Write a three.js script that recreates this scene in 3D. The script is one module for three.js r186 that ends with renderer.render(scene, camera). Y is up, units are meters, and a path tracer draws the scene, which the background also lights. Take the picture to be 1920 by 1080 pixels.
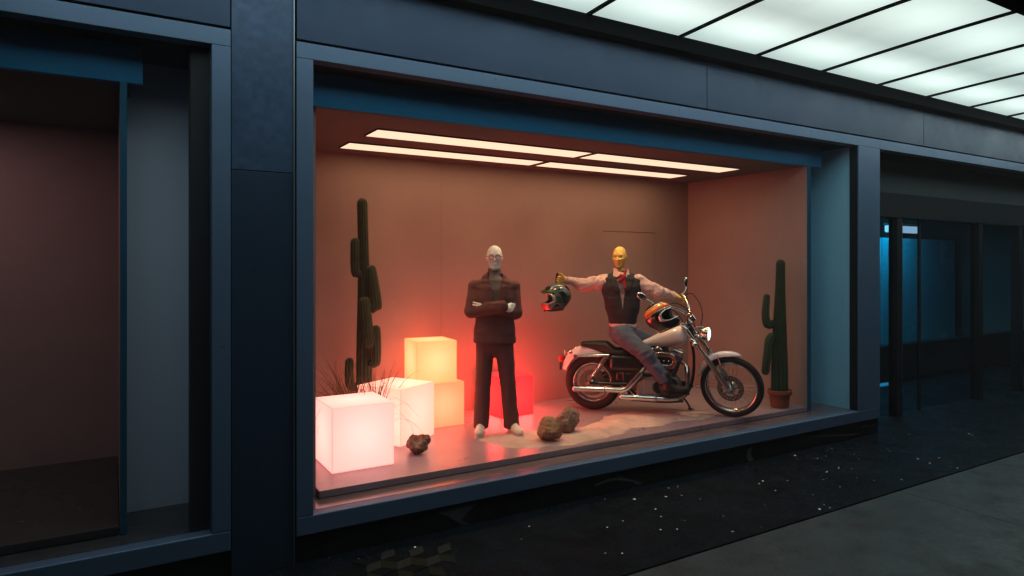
import * as THREE from 'three';
import { RoundedBoxGeometry } from 'three/addons/geometries/RoundedBoxGeometry.js';
import { mergeGeometries, mergeVertices } from 'three/addons/utils/BufferGeometryUtils.js';
import { RectAreaLightUniformsLib } from 'three/addons/lights/RectAreaLightUniformsLib.js';

// ---------------------------------------------------------------- camera, sky, sun, exposure
const scene = new THREE.Scene(), C0 = (r, g, b) => new THREE.Color().setRGB(r, g, b);
const EYE = 2.0226, DIST = 4.6, YAW = 0.5398;
const camera = new THREE.PerspectiveCamera(46.8, 16 / 9, 0.05, 400);
camera.position.set(0, EYE, DIST);
camera.lookAt(Math.sin(YAW), EYE, DIST - Math.cos(YAW));
camera.setViewOffset(1920, 1080, 0, 42, 1920, 1080);      // a shifted lens keeps the verticals upright
const renderer = new THREE.WebGLRenderer({ antialias: true });
renderer.toneMapping = THREE.LinearToneMapping;
renderer.toneMappingExposure = 1.0;
renderer.shadowMap.enabled = true;
RectAreaLightUniformsLib.init();
{ // night sky of a city: deep blue, a little paler at the horizon
  const W = 64, H = 32, d = new Float32Array(W * H * 4);
  for (let j = 0; j < H; j++) for (let i = 0; i < W; i++) {
    const up = Math.sin(((j + 0.5) / H - 0.5) * Math.PI), k = Math.exp(-Math.abs(up) * 3), o = (j * W + i) * 4;
    d[o] = 0.0018 + 0.002 * k; d[o + 1] = 0.0036 + 0.0035 * k; d[o + 2] = 0.0085 + 0.006 * k; d[o + 3] = 1;
  }
  const t = new THREE.DataTexture(d, W, H, THREE.RGBAFormat, THREE.FloatType);
  t.mapping = THREE.EquirectangularReflectionMapping; t.magFilter = THREE.LinearFilter; t.needsUpdate = true;
  scene.background = t; scene.environment = t;
}
scene.fog = new THREE.FogExp2(C0(1, 1, 1), 0.0024);           // damp night air: a faint veil round the bright lamps
const moon = new THREE.DirectionalLight(new THREE.Color().setRGB(0.75, 0.85, 1), 0.01);
moon.position.set(-6, 14, 16); moon.target.position.set(3, 0, 0);
moon.castShadow = true; moon.shadow.radius = 8; moon.shadow.mapSize.set(2048, 2048);
Object.assign(moon.shadow.camera, { left: -14, right: 14, top: 14, bottom: -14, near: 1, far: 60 });
scene.add(moon, moon.target);

// ---------------------------------------------------------------- helpers
const { PI, sin, cos, abs, min, max, sqrt, hypot, floor, exp } = Math;
const V = (x, y, z) => new THREE.Vector3(x, y, z);
const clamp = (x, a = 0, b = 1) => (x < a ? a : x > b ? b : x), mix = (a, b, t) => a + (b - a) * t;
const sstep = (a, b, x) => { const t = clamp((x - a) / (b - a)); return t * t * (3 - 2 * t); };
function rng(seed) { let s = seed >>> 0; return () => { s = (s + 0x6d2b79f5) >>> 0; let t = Math.imul(s ^ (s >>> 15), 1 | s); t = (t + Math.imul(t ^ (t >>> 7), 61 | t)) ^ t; return ((t ^ (t >>> 14)) >>> 0) / 4294967296; }; }
const h3 = (x, y, z) => { let n = Math.imul(x, 374761393) ^ Math.imul(y, 668265263) ^ Math.imul(z, 2147483647 - 1274126177); n = Math.imul(n ^ (n >>> 13), 1274126177); n ^= n >>> 16; return (n >>> 0) / 4294967296; };
function vn(x, y = 0, z = 0) { // value noise, 0..1
  const X = floor(x), Y = floor(y), Z = floor(z); let fx = x - X, fy = y - Y, fz = z - Z;
  fx = fx * fx * (3 - 2 * fx); fy = fy * fy * (3 - 2 * fy); fz = fz * fz * (3 - 2 * fz);
  const l = (k) => mix(mix(h3(X, Y, Z + k), h3(X + 1, Y, Z + k), fx), mix(h3(X, Y + 1, Z + k), h3(X + 1, Y + 1, Z + k), fx), fy);
  return mix(l(0), l(1), fz);
}
const fbm = (x, y, z = 0, o = 4) => { let s = 0, a = 0.5, n = 0; for (let i = 0; i < o; i++) { s += a * vn(x, y, z); n += a; x = x * 2.03 + 17.1; y = y * 2.03 + 5.3; z = z * 2.03 + 9.7; a *= 0.5; } return s / n; };
function wrapn(u, v, n, s) { // tiling fbm for textures: u, v in 0..1, n cells
  let r = 0, a = 0.5, t = 0;
  for (let o = 0; o < 4; o++, n *= 2, a *= 0.5) {
    const x = u * n, y = v * n, X = floor(x), Y = floor(y); let fx = x - X, fy = y - Y; fx = fx * fx * (3 - 2 * fx); fy = fy * fy * (3 - 2 * fy);
    const g = (i, j) => h3(((X + i) % n + n) % n, ((Y + j) % n + n) % n, s + o * 31);
    r += a * mix(mix(g(0, 0), g(1, 0), fx), mix(g(0, 1), g(1, 1), fx), fy); t += a;
  }
  return r / t;
}
function tex(w, h, fn, srgb = false, repeat = [1, 1]) {
  const d = new Uint8Array(w * h * 4);
  for (let j = 0; j < h; j++) for (let i = 0; i < w; i++) {
    let c = fn(i / w, j / h, i, j); if (typeof c === 'number') c = [c, c, c];
    const o = (j * w + i) * 4; for (let k = 0; k < 3; k++) d[o + k] = clamp(c[k]) * 255; d[o + 3] = 255;
  }
  const t = new THREE.DataTexture(d, w, h); t.magFilter = THREE.LinearFilter; t.minFilter = THREE.LinearFilter;
  t.wrapS = t.wrapT = THREE.RepeatWrapping; t.repeat.set(...repeat); if (srgb) t.colorSpace = THREE.SRGBColorSpace; t.needsUpdate = true;
  return t;
}
const lin2s = (c) => (c <= 0.0031308 ? c * 12.92 : 1.055 * Math.pow(c, 1 / 2.4) - 0.055);
const ctex = (w, h, fn, repeat) => tex(w, h, (u, v, i, j) => fn(u, v, i, j).map(lin2s), true, repeat);
const C = (r, g, b) => new THREE.Color().setRGB(r, g, b);
const M = (r, g, b, o = {}) => new THREE.MeshPhysicalMaterial({ color: C(r, g, b), roughness: 0.6, ...o });
const used = {};
const numbered = (n) => { const k = (used[n] = (used[n] ?? -1) + 1); return k ? `${n}_${String(k).padStart(3, '0')}` : n; };
function tag(o, label, category, group, kind) { o.userData.label = label; if (category) o.userData.category = category; if (group) o.userData.group = group; if (kind) o.userData.kind = kind; return o; }
function thing(name, label, category, pos = [0, 0, 0], turn = 0, group) {
  const o = new THREE.Group(); o.name = numbered(name); o.position.set(...pos); o.rotation.y = turn; scene.add(o); return tag(o, label, category, group);
}
function sub(name, parent) { const o = new THREE.Group(); o.name = name; parent.add(o); return o; }
function clean(g) { const r = g.index ? g.toNonIndexed() : g.clone(); for (const k of Object.keys(r.attributes)) if (!['position', 'normal', 'uv', 'color'].includes(k)) r.deleteAttribute(k); if (!r.attributes.uv) r.setAttribute('uv', new THREE.BufferAttribute(new Float32Array(r.attributes.position.count * 2), 2)); return r; }
function merge(list) { if (list.length === 1) return list[0]; const hasC = list.every((g) => g.attributes.color); return mergeGeometries(list.map((g) => { const r = clean(g); if (!hasC && r.attributes.color) r.deleteAttribute('color'); return r; })); }
function part(name, geo, mat, parent, kind) {
  const m = new THREE.Mesh(Array.isArray(geo) ? merge(geo) : geo, mat); m.name = parent === scene ? numbered(name) : name; m.castShadow = m.receiveShadow = true; if (kind) m.userData.kind = kind; parent.add(m); return m;
}
// box from corner to corner with uv in metres; r > 0 rounds the edges
function box(x0, x1, y0, y1, z0, z1, r = 0) {
  const w = x1 - x0, h = y1 - y0, d = z1 - z0, g = r ? new RoundedBoxGeometry(w, h, d, 2, min(r, w / 2.01, h / 2.01, d / 2.01)) : new THREE.BoxGeometry(w, h, d);
  g.translate((x0 + x1) / 2, (y0 + y1) / 2, (z0 + z1) / 2); return metres(g);
}
function metres(g) { // box-projected uv, one unit a metre
  const p = g.attributes.position, n = g.attributes.normal, uv = new Float32Array(p.count * 2);
  for (let i = 0; i < p.count; i++) {
    const ax = abs(n.getX(i)), ay = abs(n.getY(i)), az = abs(n.getZ(i)), x = p.getX(i), y = p.getY(i), z = p.getZ(i);
    const [a, b] = ay >= ax && ay >= az ? [x, z] : ax >= az ? [z, y] : [x, y]; uv[i * 2] = a; uv[i * 2 + 1] = b;
  }
  g.setAttribute('uv', new THREE.BufferAttribute(uv, 2)); return g;
}
function cyl(a, b, ra, rb = ra, seg = 14) { // solid between two points
  const d = V().subVectors(b, a), g = new THREE.CylinderGeometry(rb, ra, d.length(), seg);
  g.applyQuaternion(new THREE.Quaternion().setFromUnitVectors(V(0, 1, 0), d.clone().normalize())); return g.translate((a.x + b.x) / 2, (a.y + b.y) / 2, (a.z + b.z) / 2);
}
const P = (l) => l.map((p) => V(...p));
function tube(pts, r, seg = 40, rad = 10) { return new THREE.TubeGeometry(new THREE.CatmullRomCurve3(P(pts), false, 'centripetal'), seg, r, rad); }
function capTube(pts, r, seg = 40, rad = 10) { const q = P(pts); const a = q[0], b = q[q.length - 1]; return merge([tube(pts, r, seg, rad), new THREE.SphereGeometry(r, rad, 6).translate(a.x, a.y, a.z), new THREE.SphereGeometry(r, rad, 6).translate(b.x, b.y, b.z)]); }
const ball = (x, y, z, r, sx = 1, sy = 1, sz = 1) => new THREE.SphereGeometry(r, 16, 12).scale(sx, sy, sz).translate(x, y, z);
// closed skin over rings of points
function loft(rings, caps = true) {
  const n = rings[0].length, pos = [], idx = [];
  for (const r of rings) for (const p of r) pos.push(p[0], p[1], p[2]);
  for (let i = 0; i + 1 < rings.length; i++) for (let j = 0; j < n; j++) { const a = i * n + j, b = i * n + (j + 1) % n, c = a + n, d = b + n; idx.push(a, c, b, b, c, d); }
  if (caps) for (const [k, flip] of [[0, false], [rings.length - 1, true]]) {
    const c = [0, 0, 0]; for (const p of rings[k]) for (let q = 0; q < 3; q++) c[q] += p[q] / n;
    const ci = pos.length / 3; pos.push(...c); for (let j = 0; j < n; j++) { const a = k * n + j, b = k * n + (j + 1) % n; flip ? idx.push(a, ci, b) : idx.push(a, b, ci); }
  }
  return finish(pos, idx);
}
function finish(pos, idx) {
  let vol = 0; for (let i = 0; i < idx.length; i += 3) { const [a, b, c] = [idx[i] * 3, idx[i + 1] * 3, idx[i + 2] * 3]; vol += pos[a] * (pos[b + 1] * pos[c + 2] - pos[b + 2] * pos[c + 1]) - pos[a + 1] * (pos[b] * pos[c + 2] - pos[b + 2] * pos[c]) + pos[a + 2] * (pos[b] * pos[c + 1] - pos[b + 1] * pos[c]); }
  if (vol < 0) for (let i = 0; i < idx.length; i += 3) { const t = idx[i]; idx[i] = idx[i + 1]; idx[i + 1] = t; }
  const g = new THREE.BufferGeometry(); g.setAttribute('position', new THREE.Float32BufferAttribute(pos, 3)); g.setIndex(idx); g.computeVertexNormals();
  const p = g.attributes.position, uv = new Float32Array(p.count * 2); for (let i = 0; i < p.count; i++) { uv[2 * i] = p.getX(i) + 0.8 * p.getZ(i); uv[2 * i + 1] = p.getY(i); }
  g.setAttribute('uv', new THREE.BufferAttribute(uv, 2)); return g;
}
// surface of a distance field
function mesh(f, lo, hi, cell, colour) {
  const n = [0, 1, 2].map((k) => Math.ceil((hi[k] - lo[k]) / cell) + 1), [nx, ny, nz] = n, v = new Float32Array(nx * ny * nz), id = new Int32Array(nx * ny * nz).fill(-1), pos = [], idx = [];
  for (let k = 0, o = 0; k < nz; k++) for (let j = 0; j < ny; j++) for (let i = 0; i < nx; i++, o++) v[o] = f(lo[0] + i * cell, lo[1] + j * cell, lo[2] + k * cell);
  const at = (i, j, k) => i + nx * (j + ny * k);
  const E = [[0, 1], [2, 3], [4, 5], [6, 7], [0, 2], [1, 3], [4, 6], [5, 7], [0, 4], [1, 5], [2, 6], [3, 7]];
  for (let k = 0; k < nz - 1; k++) for (let j = 0; j < ny - 1; j++) for (let i = 0; i < nx - 1; i++) {
    const c = []; let m = 0; for (let q = 0; q < 8; q++) { c[q] = v[at(i + (q & 1), j + ((q >> 1) & 1), k + (q >> 2))]; if (c[q] < 0) m |= 1 << q; }
    if (m === 0 || m === 255) continue;
    let x = 0, y = 0, z = 0, t = 0;
    for (const [a, b] of E) if ((c[a] < 0) !== (c[b] < 0)) { const s = c[a] / (c[a] - c[b]); x += mix(a & 1, b & 1, s); y += mix((a >> 1) & 1, (b >> 1) & 1, s); z += mix(a >> 2, b >> 2, s); t++; }
    id[at(i, j, k)] = pos.length / 3; pos.push(lo[0] + (i + x / t) * cell, lo[1] + (j + y / t) * cell, lo[2] + (k + z / t) * cell);
  }
  const quad = (a, b, c, d, s) => { if (a < 0 || b < 0 || c < 0 || d < 0) return; s ? idx.push(a, b, c, a, c, d) : idx.push(a, c, b, a, d, c); };
  for (let k = 1; k < nz - 1; k++) for (let j = 1; j < ny - 1; j++) for (let i = 1; i < nx - 1; i++) {
    const s = v[at(i, j, k)] < 0;
    if (s !== v[at(i + 1, j, k)] < 0) quad(id[at(i, j - 1, k - 1)], id[at(i, j, k - 1)], id[at(i, j, k)], id[at(i, j - 1, k)], s);
    if (s !== v[at(i, j + 1, k)] < 0) quad(id[at(i - 1, j, k - 1)], id[at(i - 1, j, k)], id[at(i, j, k)], id[at(i, j, k - 1)], s);
    if (s !== v[at(i, j, k + 1)] < 0) quad(id[at(i - 1, j - 1, k)], id[at(i, j - 1, k)], id[at(i, j, k)], id[at(i - 1, j, k)], s);
  }
  const g = finish(pos, idx);
  if (colour) { const p = g.attributes.position, c = new Float32Array(p.count * 3); for (let i = 0; i < p.count; i++) c.set(colour(p.getX(i), p.getY(i), p.getZ(i)), 3 * i); g.setAttribute('color', new THREE.BufferAttribute(c, 3)); }
  return g;
}
// distance fields
const smin = (a, b, k) => { const h = max(k - abs(a - b), 0) / k; return min(a, b) - h * h * k * 0.25; };
const smax = (a, b, k) => -smin(-a, -b, k);
function bone(a, b, ra, rb) { // tapered capsule
  const [ax, ay, az] = a, dx = b[0] - ax, dy = b[1] - ay, dz = b[2] - az, l = dx * dx + dy * dy + dz * dz;
  return (x, y, z) => { const px = x - ax, py = y - ay, pz = z - az, h = clamp((px * dx + py * dy + pz * dz) / l); return hypot(px - dx * h, py - dy * h, pz - dz * h) - mix(ra, rb, h); };
}
const ell = (c, r) => (x, y, z) => { const a = (x - c[0]) / r[0], b = (y - c[1]) / r[1], d = (z - c[2]) / r[2], k = hypot(a, b, d), m = hypot(a / r[0], b / r[1], d / r[2]); return m ? (k * (k - 1)) / m : -min(...r); };
const rbox = (c, h, r) => (x, y, z) => { const a = abs(x - c[0]) - h[0] + r, b = abs(y - c[1]) - h[1] + r, d = abs(z - c[2]) - h[2] + r; return hypot(max(a, 0), max(b, 0), max(d, 0)) + min(max(a, b, d), 0) - r; };
const join = (k, ...fs) => (x, y, z) => { let d = fs[0](x, y, z); for (let i = 1; i < fs.length; i++) d = smin(d, fs[i](x, y, z), k); return d; };
// upright sections: rows of [y, half width, half depth, z centre, x centre]
function stack(rows, e = 2.4, round = 0.02) {
  return (x, y, z) => {
    let i = 0; while (i < rows.length - 2 && y > rows[i + 1][0]) i++;
    const t = sstep(rows[i][0], rows[i + 1][0], y), q = (k) => mix(rows[i][k] ?? 0, rows[i + 1][k] ?? 0, t), w = q(1), d = q(2);
    const r = Math.pow(Math.pow(abs(x - q(4)) / w, e) + Math.pow(abs(z - q(3)) / d, e), 1 / e);
    return smax((r - 1) * min(w, d), max(y - rows[rows.length - 1][0], rows[0][0] - y), round);
  };
}
function turnSDF(f, m) { const e = new THREE.Matrix4().copy(m).invert().elements; return (x, y, z) => f(e[0] * x + e[4] * y + e[8] * z + e[12], e[1] * x + e[5] * y + e[9] * z + e[13], e[2] * x + e[6] * y + e[10] * z + e[14]); }
// a lamp's own light: a rectangle just in front of the glowing face
function panelLight(name, w, h, col, k, pos, look) {
  const l = new THREE.RectAreaLight(C(...col), k, w, h); l.name = name; l.position.set(...pos); scene.add(l); l.lookAt(...look); return l;
}
// ---------------------------------------------------------------- surfaces
const grain = tex(512, 512, (u, v) => 0.5 + 0.5 * (wrapn(u, v, 64, 3) - 0.5) + 0.4 * (wrapn(u, v, 6, 9) - 0.5), false, [1, 1]);
const smear = tex(512, 512, (u, v) => 0.62 + 0.4 * (wrapn(u, v, 5, 21) - 0.5) + 0.2 * (wrapn(u, v, 40, 7) - 0.5), false, [0.5, 0.5]);
const mottle = ctex(512, 512, (u, v) => { const k = 0.75 + 0.5 * wrapn(u, v, 24, 41) * (0.5 + wrapn(u, v, 5, 43)); return [k, k, k].map((c) => c * 0.8); });
const metalSkin = (r, g, b, o = {}) => M(r, g, b, { metalness: 0.25, roughness: 0.6, specularIntensity: 0.5, roughnessMap: smear, bumpMap: grain, bumpScale: 0.0006, ...o });
const facadeMat = metalSkin(0.024, 0.047, 0.095), frameMat = metalSkin(0.092, 0.15, 0.25), pillarMat = metalSkin(0.05, 0.092, 0.175, { map: mottle }), lowMat = metalSkin(0.026, 0.048, 0.088);
const blackMat = M(0.008, 0.012, 0.018, { roughness: 0.6, specularIntensity: 0.25 }), railMat = M(0.004, 0.005, 0.007, { roughness: 1, specularIntensity: 0.08 }), headerMat = metalSkin(0.01, 0.18, 0.4), jambMat = metalSkin(0.02, 0.13, 0.24);
const graniteTex = ctex(512, 512, (u, v) => { const k = wrapn(u, v, 90, 5) * 0.7 + wrapn(u, v, 9, 6) * 0.5, s = h3(floor(u * 512), floor(v * 512), 4) > 0.985 ? 0.05 : 0; return [0.011 * k + s, 0.014 * k + s, 0.018 * k + s]; });
const graniteMat = M(1, 1, 1, { map: graniteTex, roughness: 0.3, roughnessMap: null }), wornMat = M(0.035, 0.043, 0.05, { roughness: 0.85, bumpMap: grain, bumpScale: 0.002 });
const plaster = ctex(512, 512, (u, v) => { const k = 0.92 + 0.12 * (wrapn(u, v, 7, 51) - 0.5) + 0.06 * (wrapn(u, v, 60, 52) - 0.5); return [0.455 * k, 0.295 * k, 0.28 * k]; }, [0.4, 0.4]);
const wallMat = M(1, 1, 1, { map: plaster, roughness: 0.85, bumpMap: grain, bumpScale: 0.0008 }), ceilMat = M(0.15, 0.15, 0.14, { roughness: 0.9, bumpMap: grain, bumpScale: 0.0006 }), nicheMat = M(0.28, 0.64, 0.9, { roughness: 0.8, bumpMap: grain, bumpScale: 0.0006 }), hazeMat = M(0.62, 0.7, 0.9, { roughness: 0.8, bumpMap: grain, bumpScale: 0.0006 });
const deckTex = ctex(512, 512, (u, v) => { const k = 0.9 + 0.3 * (wrapn(u, v, 6, 61) - 0.5) + 0.1 * (wrapn(u, v, 80, 62) - 0.5); return [0.38 * k, 0.27 * k, 0.325 * k]; }, [0.5, 0.5]);
const deckMat = M(1, 1, 1, { map: deckTex, roughness: 0.55, roughnessMap: smear, bumpMap: grain, bumpScale: 0.0004 });
const sillTex = ctex(1024, 128, (u, v) => { const k = 0.8 + 0.5 * (wrapn(u, v, 8, 71) - 0.5); return [0.2 * k, 0.145 * k, 0.165 * k]; }, [0.3, 1]);
const sillMat = M(1, 1, 1, { map: sillTex, roughness: 0.3, roughnessMap: smear });
const glassMat = new THREE.MeshPhysicalMaterial({ color: C(0.97, 0.985, 0.985), transmission: 1, thickness: 0, roughness: 0.02, specularIntensity: 0.45 });
const blueGlass = new THREE.MeshPhysicalMaterial({ color: C(0.6, 0.8, 0.85), transmission: 1, thickness: 0, roughness: 0.03, specularIntensity: 0.6 });

// ---------------------------------------------------------------- ground
const terrazzo = ctex(1024, 1024, (u, v, i, j) => { const k = 0.3 + 1.3 * wrapn(u, v, 9, 81) * (0.6 + 0.8 * wrapn(u, v, 70, 86)), f = h3(i >> 1, j >> 1, 83), f2 = h3(i >> 2, j >> 2, 87), s = f2 > 0.9965 ? 0.06 : f > 0.985 ? 0.02 : f > 0.9 ? 0.006 : 0; return [0.0038 * k + s * 0.6, 0.0068 * k + s * 0.75, 0.0115 * k + s * 0.95]; }, [0.5, 0.5]);
const concrete = ctex(1024, 1024, (u, v, i, j) => { const k = 0.7 + 0.65 * (wrapn(u, v, 8, 91) - 0.5) + 0.3 * (wrapn(u, v, 120, 92) - 0.5), f = h3(i, j, 94), s = f > 0.985 ? 0.03 : f < 0.05 ? -0.02 : 0; return [0.04 * k + s * 0.6, 0.053 * k + s * 0.6, 0.06 * k + s * 0.6]; }, [0.5, 0.5]);
const roughTex = tex(512, 512, (u, v) => 0.62 + 0.6 * (wrapn(u, v, 10, 95) - 0.5) + 0.3 * (wrapn(u, v, 60, 96) - 0.5), false, [0.5, 0.5]);
const chipBump = tex(1024, 1024, (u, v, i, j) => wrapn(u, v, 150, 97) * 0.8 + 0.2 * h3(i, j, 98), false, [0.7, 0.7]);
const terrazzoMat = M(1, 1, 1, { specularIntensity: 0.18, map: terrazzo, roughness: 0.85, roughnessMap: roughTex, bumpMap: chipBump, bumpScale: 0.006 }), concreteMat = M(1, 1, 1, { map: concrete, roughness: 1, roughnessMap: roughTex, bumpMap: chipBump, bumpScale: 0.003 });
const setting = (name, g, m, label) => tag(part(name, g, m, scene), label, null, null, 'structure');
setting('ground', box(-150, 150, -0.4, -0.14, -150, 150), M(0.03, 0.032, 0.036, { roughness: 0.9, bumpMap: chipBump, bumpScale: 0.004 }), 'dark asphalt ground of the street');
setting('sidewalk', box(-30, 30, -0.138, 0, -9, 1.243), terrazzoMat, 'dark speckled terrazzo pavement along the shop front');
{ // pale concrete slabs with open joints
  const g = tag(sub('pavement', scene), 'pale grey concrete slabs beside the dark terrazzo', null, null, 'structure');
  for (let i = -4; i < 8; i++) part('paving_slab', box(6.07 + (i - 1) * 3.3 + 0.004, 6.07 + i * 3.3 - 0.004, -0.138, -0.002 - 0.003 * vn(i * 3.7, 1), 1.252, 5.6, 0.008), concreteMat, g);
}
setting('kerb', box(-30, 30, -0.138, 0, 5.61, 5.76, 0.015), concreteMat, 'concrete kerb at the edge of the pavement');

// ---------------------------------------------------------------- shop front
const XL = 1.1735, XR = 7.489, TOP = 3.43, BOT = 0.318, XE = 7.926, SEAM = 3.543, FR = 0.186, FZ = -0.29, DECK = 0.3745, CEIL = 3.185, BACK = -2.163;
const front = thing('shop_building', 'dark blue-grey metal-clad shop front with two display windows', 'building', [0, 0, 0]);
for (const [a, b] of [[-7, -3.0], [-2.99, 0.645], [1.064, 4.975], [4.983, 8.9], [8.908, 12.8], [12.808, 17]]) part('fascia_panel', box(a, b, SEAM + 0.012, 4.6, -0.12, 0, 0.003), facadeMat, front);
part('upper_wall', box(-7, 17, 4.602, 9, -0.3, 0), facadeMat, front);
part('backing_wall', box(-7, 17, SEAM - 0.05, 4.6, -0.3, -0.121), blackMat, front);
// pillar between the windows: a paler mottled upper panel over a dark one
part('pillar_panel', box(0.653, 1.04, 2.645, 4.6, -0.12, -0.004, 0.003), pillarMat, front).userData.label = 'mottled paler upper panel of the pillar';
part('pillar_panel', box(0.653, 1.04, 0.0, 2.641, -0.12, -0.006, 0.003), lowMat, front);
part('trim_strip', box(1.041, 1.047, 0.0, 4.6, -0.1, 0.006), M(0.3, 0.34, 0.4, { metalness: 0.8, roughness: 0.35 }), front);
part('backing_wall', box(0.536, XL, 0, 4.6, -0.35, -0.122), blackMat, front);
function frame(parent, x0, x1, wl, wr) { // four members butted round one pane
  const w = sub('display_window', parent);
  part('window_frame', box(x0 - wl, x1 + wr, TOP, SEAM - 0.004, -0.11, 0, 0.004), frameMat, w);
  part('window_frame', box(x0 - wl, x1 + wr, FR, BOT, -0.11, 0, 0.01), frameMat, w);
  part('window_frame', box(x0 - wl, x0, BOT + 0.001, TOP - 0.001, -0.11, 0, 0.004), frameMat, w);
  part('window_frame', box(x1, x1 + wr, BOT + 0.001, TOP - 0.001, -0.11, 0, 0.004), frameMat, w);
  return w;
}
const win1 = frame(front, XL, XR, 0.112, XE - XR), win2 = frame(front, -4.5, 0.536, 0.112, 0.112);
part('window_gasket', box(XR - 0.012, XR - 0.0005, BOT + 0.002, TOP - 0.002, -0.105, -0.012), blackMat, win1);
part('glass_pane', box(XL + 0.001, XR - 0.013, BOT + 0.001, TOP - 0.001, -0.0952, -0.095), glassMat, win1);
part('glass_pane', box(-4.499, 0.535, BOT + 0.001, TOP - 0.001, -0.0952, -0.095), glassMat, win2);
part('window_reveal', box(0.425, 0.535, BOT + 0.002, TOP - 0.002, -0.25, -0.108), M(0.028, 0.028, 0.038, { roughness: 0.6 }), win2);
// polished plinth stones under the frames, chipped and scuffed
{
  const cuts = [-7, -4.3, -2.1, 0.1, 1.05, 2.9, 4.6, 6.3, XE];
  for (let i = 0; i + 1 < cuts.length; i++) part('plinth_stone', box(cuts[i] + 0.002, cuts[i + 1] - 0.002, 0.001, FR - 0.006, -0.3, -0.028 + 0.003 * (i % 2), 0.004), graniteMat, front);
  const worn = (pts, d = 0.004) => { const s = new THREE.Shape(pts.map((p) => new THREE.Vector2(...p))); const g = new THREE.ExtrudeGeometry(s, { depth: d, bevelEnabled: false }); g.translate(0, 0, -0.0255); part('scuff_mark', g, wornMat, front).userData.label = 'pale worn patch on the black stone'; };
  worn([[2.07, 0.178], [2.5, 0.178], [2.42, 0.13], [2.36, 0.1], [2.31, 0.05], [2.38, 0.006], [2.35, 0.004], [2.27, 0.05], [2.2, 0.1], [2.12, 0.14]]);
  worn([[3.62, 0.1], [3.75, 0.13], [3.9, 0.125], [4.02, 0.09], [4.14, 0.04], [4.17, 0.01], [4.1, 0.03], [4.0, 0.07], [3.88, 0.1], [3.76, 0.11], [3.64, 0.085]]);
  worn([[5.62, 0.15], [5.67, 0.155], [5.64, 0.1], [5.66, 0.04], [5.7, 0.005], [5.6, 0.005], [5.58, 0.06], [5.59, 0.11]]);
  worn([[6.6, 0.135], [6.8, 0.12], [7.05, 0.09], [7.3, 0.065], [7.52, 0.045], [7.52, 0.036], [7.3, 0.055], [7.05, 0.078], [6.8, 0.108]]);
  worn([[7.6, 0.12], [7.7, 0.125], [7.78, 0.11], [7.78, 0.1], [7.7, 0.112], [7.6, 0.112]]);
}
// ---- the display room behind the big window
const room = sub('display_room', front);
part('sill', box(XL - 0.1, XR + 0.1, 0.2, BOT + 0.0015, -1.2, -0.0955), sillMat, room);
part('platform', box(1.29, 6.938, BOT + 0.004, DECK, BACK, FZ, 0.004), deckMat, room);
part('ceiling', box(1.0, 7.0, CEIL, CEIL + 0.06, BACK - 0.1, FZ - 0.05), ceilMat, room);
part('header', box(XL - 0.1, 7.212, CEIL + 0.001, TOP + 0.02, FZ - 0.049, FZ, 0.003), headerMat, room);
part('lintel', box(XL - 0.1, XR + 0.1, TOP + 0.001, TOP + 0.08, -1.0, -0.111), blackMat, room);
for (const [a, b, c, d] of [[1.0, 3.13, 0.3, CEIL], [3.1318, 5.42, 0.3, CEIL], [6.32, 6.938, 0.3, CEIL], [5.42, 6.32, 2.47, CEIL], [5.42, 6.32, 0.3, 1.28]]) part('wall_panel', box(a, b, c, d, BACK - 0.06, BACK), wallMat, room);
part('wall_hatch', box(5.4215, 6.3185, 1.2815, 2.462, BACK - 0.06, BACK - 0.001, 0.001), wallMat, room).userData.label = 'flush hatch in the back wall';
part('wall_backing', box(1.0, 7.0, 0.3, CEIL, BACK - 0.12, BACK - 0.062), ceilMat, room);
part('side_wall', box(6.94, 7.006, BOT + 0.003, CEIL - 0.001, BACK, FZ - 0.001, 0.002), wallMat, room);
part('jamb', box(6.941, 7.007, BOT + 0.003, CEIL - 0.001, FZ, FZ + 0.004), jambMat, room);
part('side_wall', box(1.0, 1.28, BOT + 0.003, CEIL - 0.001, BACK, FZ - 0.06), wallMat, room);
part('niche_wall', box(XR + 0.001, XR + 0.06, BOT + 0.002, TOP, -1.2, -0.111), nicheMat, room);
part('niche_wall', box(7.008, XR, BOT + 0.002, TOP, -1.02, -0.96), nicheMat, room);
part('niche_wall', box(XL - 0.1, XL - 0.001, 0.2, TOP, -0.7, -0.111), nicheMat, room);
part('niche_wall', box(XL - 0.1, 1.0, 0.2, TOP, -0.76, -0.7), nicheMat, room);
// ---- the room behind the left window
const room2 = sub('display_room', front);
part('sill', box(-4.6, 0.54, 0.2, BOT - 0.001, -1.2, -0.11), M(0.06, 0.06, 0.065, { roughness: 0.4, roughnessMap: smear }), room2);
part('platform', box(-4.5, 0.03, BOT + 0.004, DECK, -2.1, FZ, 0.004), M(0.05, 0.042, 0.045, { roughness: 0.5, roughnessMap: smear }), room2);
part('header', box(-4.6, 0.164, CEIL + 0.001, TOP + 0.02, FZ - 0.049, FZ, 0.003), headerMat, room2);
part('lintel', box(-4.6, 0.54, TOP + 0.001, TOP + 0.08, -1.0, -0.111), blackMat, room2);
part('ceiling', box(-4.6, 0.1, CEIL, CEIL + 0.06, -2.2, FZ - 0.05), ceilMat, room2);
part('wall_panel', box(-4.6, 0.1, 0.3, CEIL, -2.2, -2.1), wallMat, room2);
part('side_wall', box(0.037, 0.075, BOT + 0.003, CEIL - 0.001, -2.1, FZ - 0.001), wallMat, room2);
part('jamb', box(0.037, 0.075, BOT + 0.003, CEIL - 0.001, FZ, FZ + 0.004), jambMat, room2);
part('niche_wall', box(0.076, 0.56, BOT + 0.001, TOP, -0.8, -0.7), hazeMat, room2);
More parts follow.
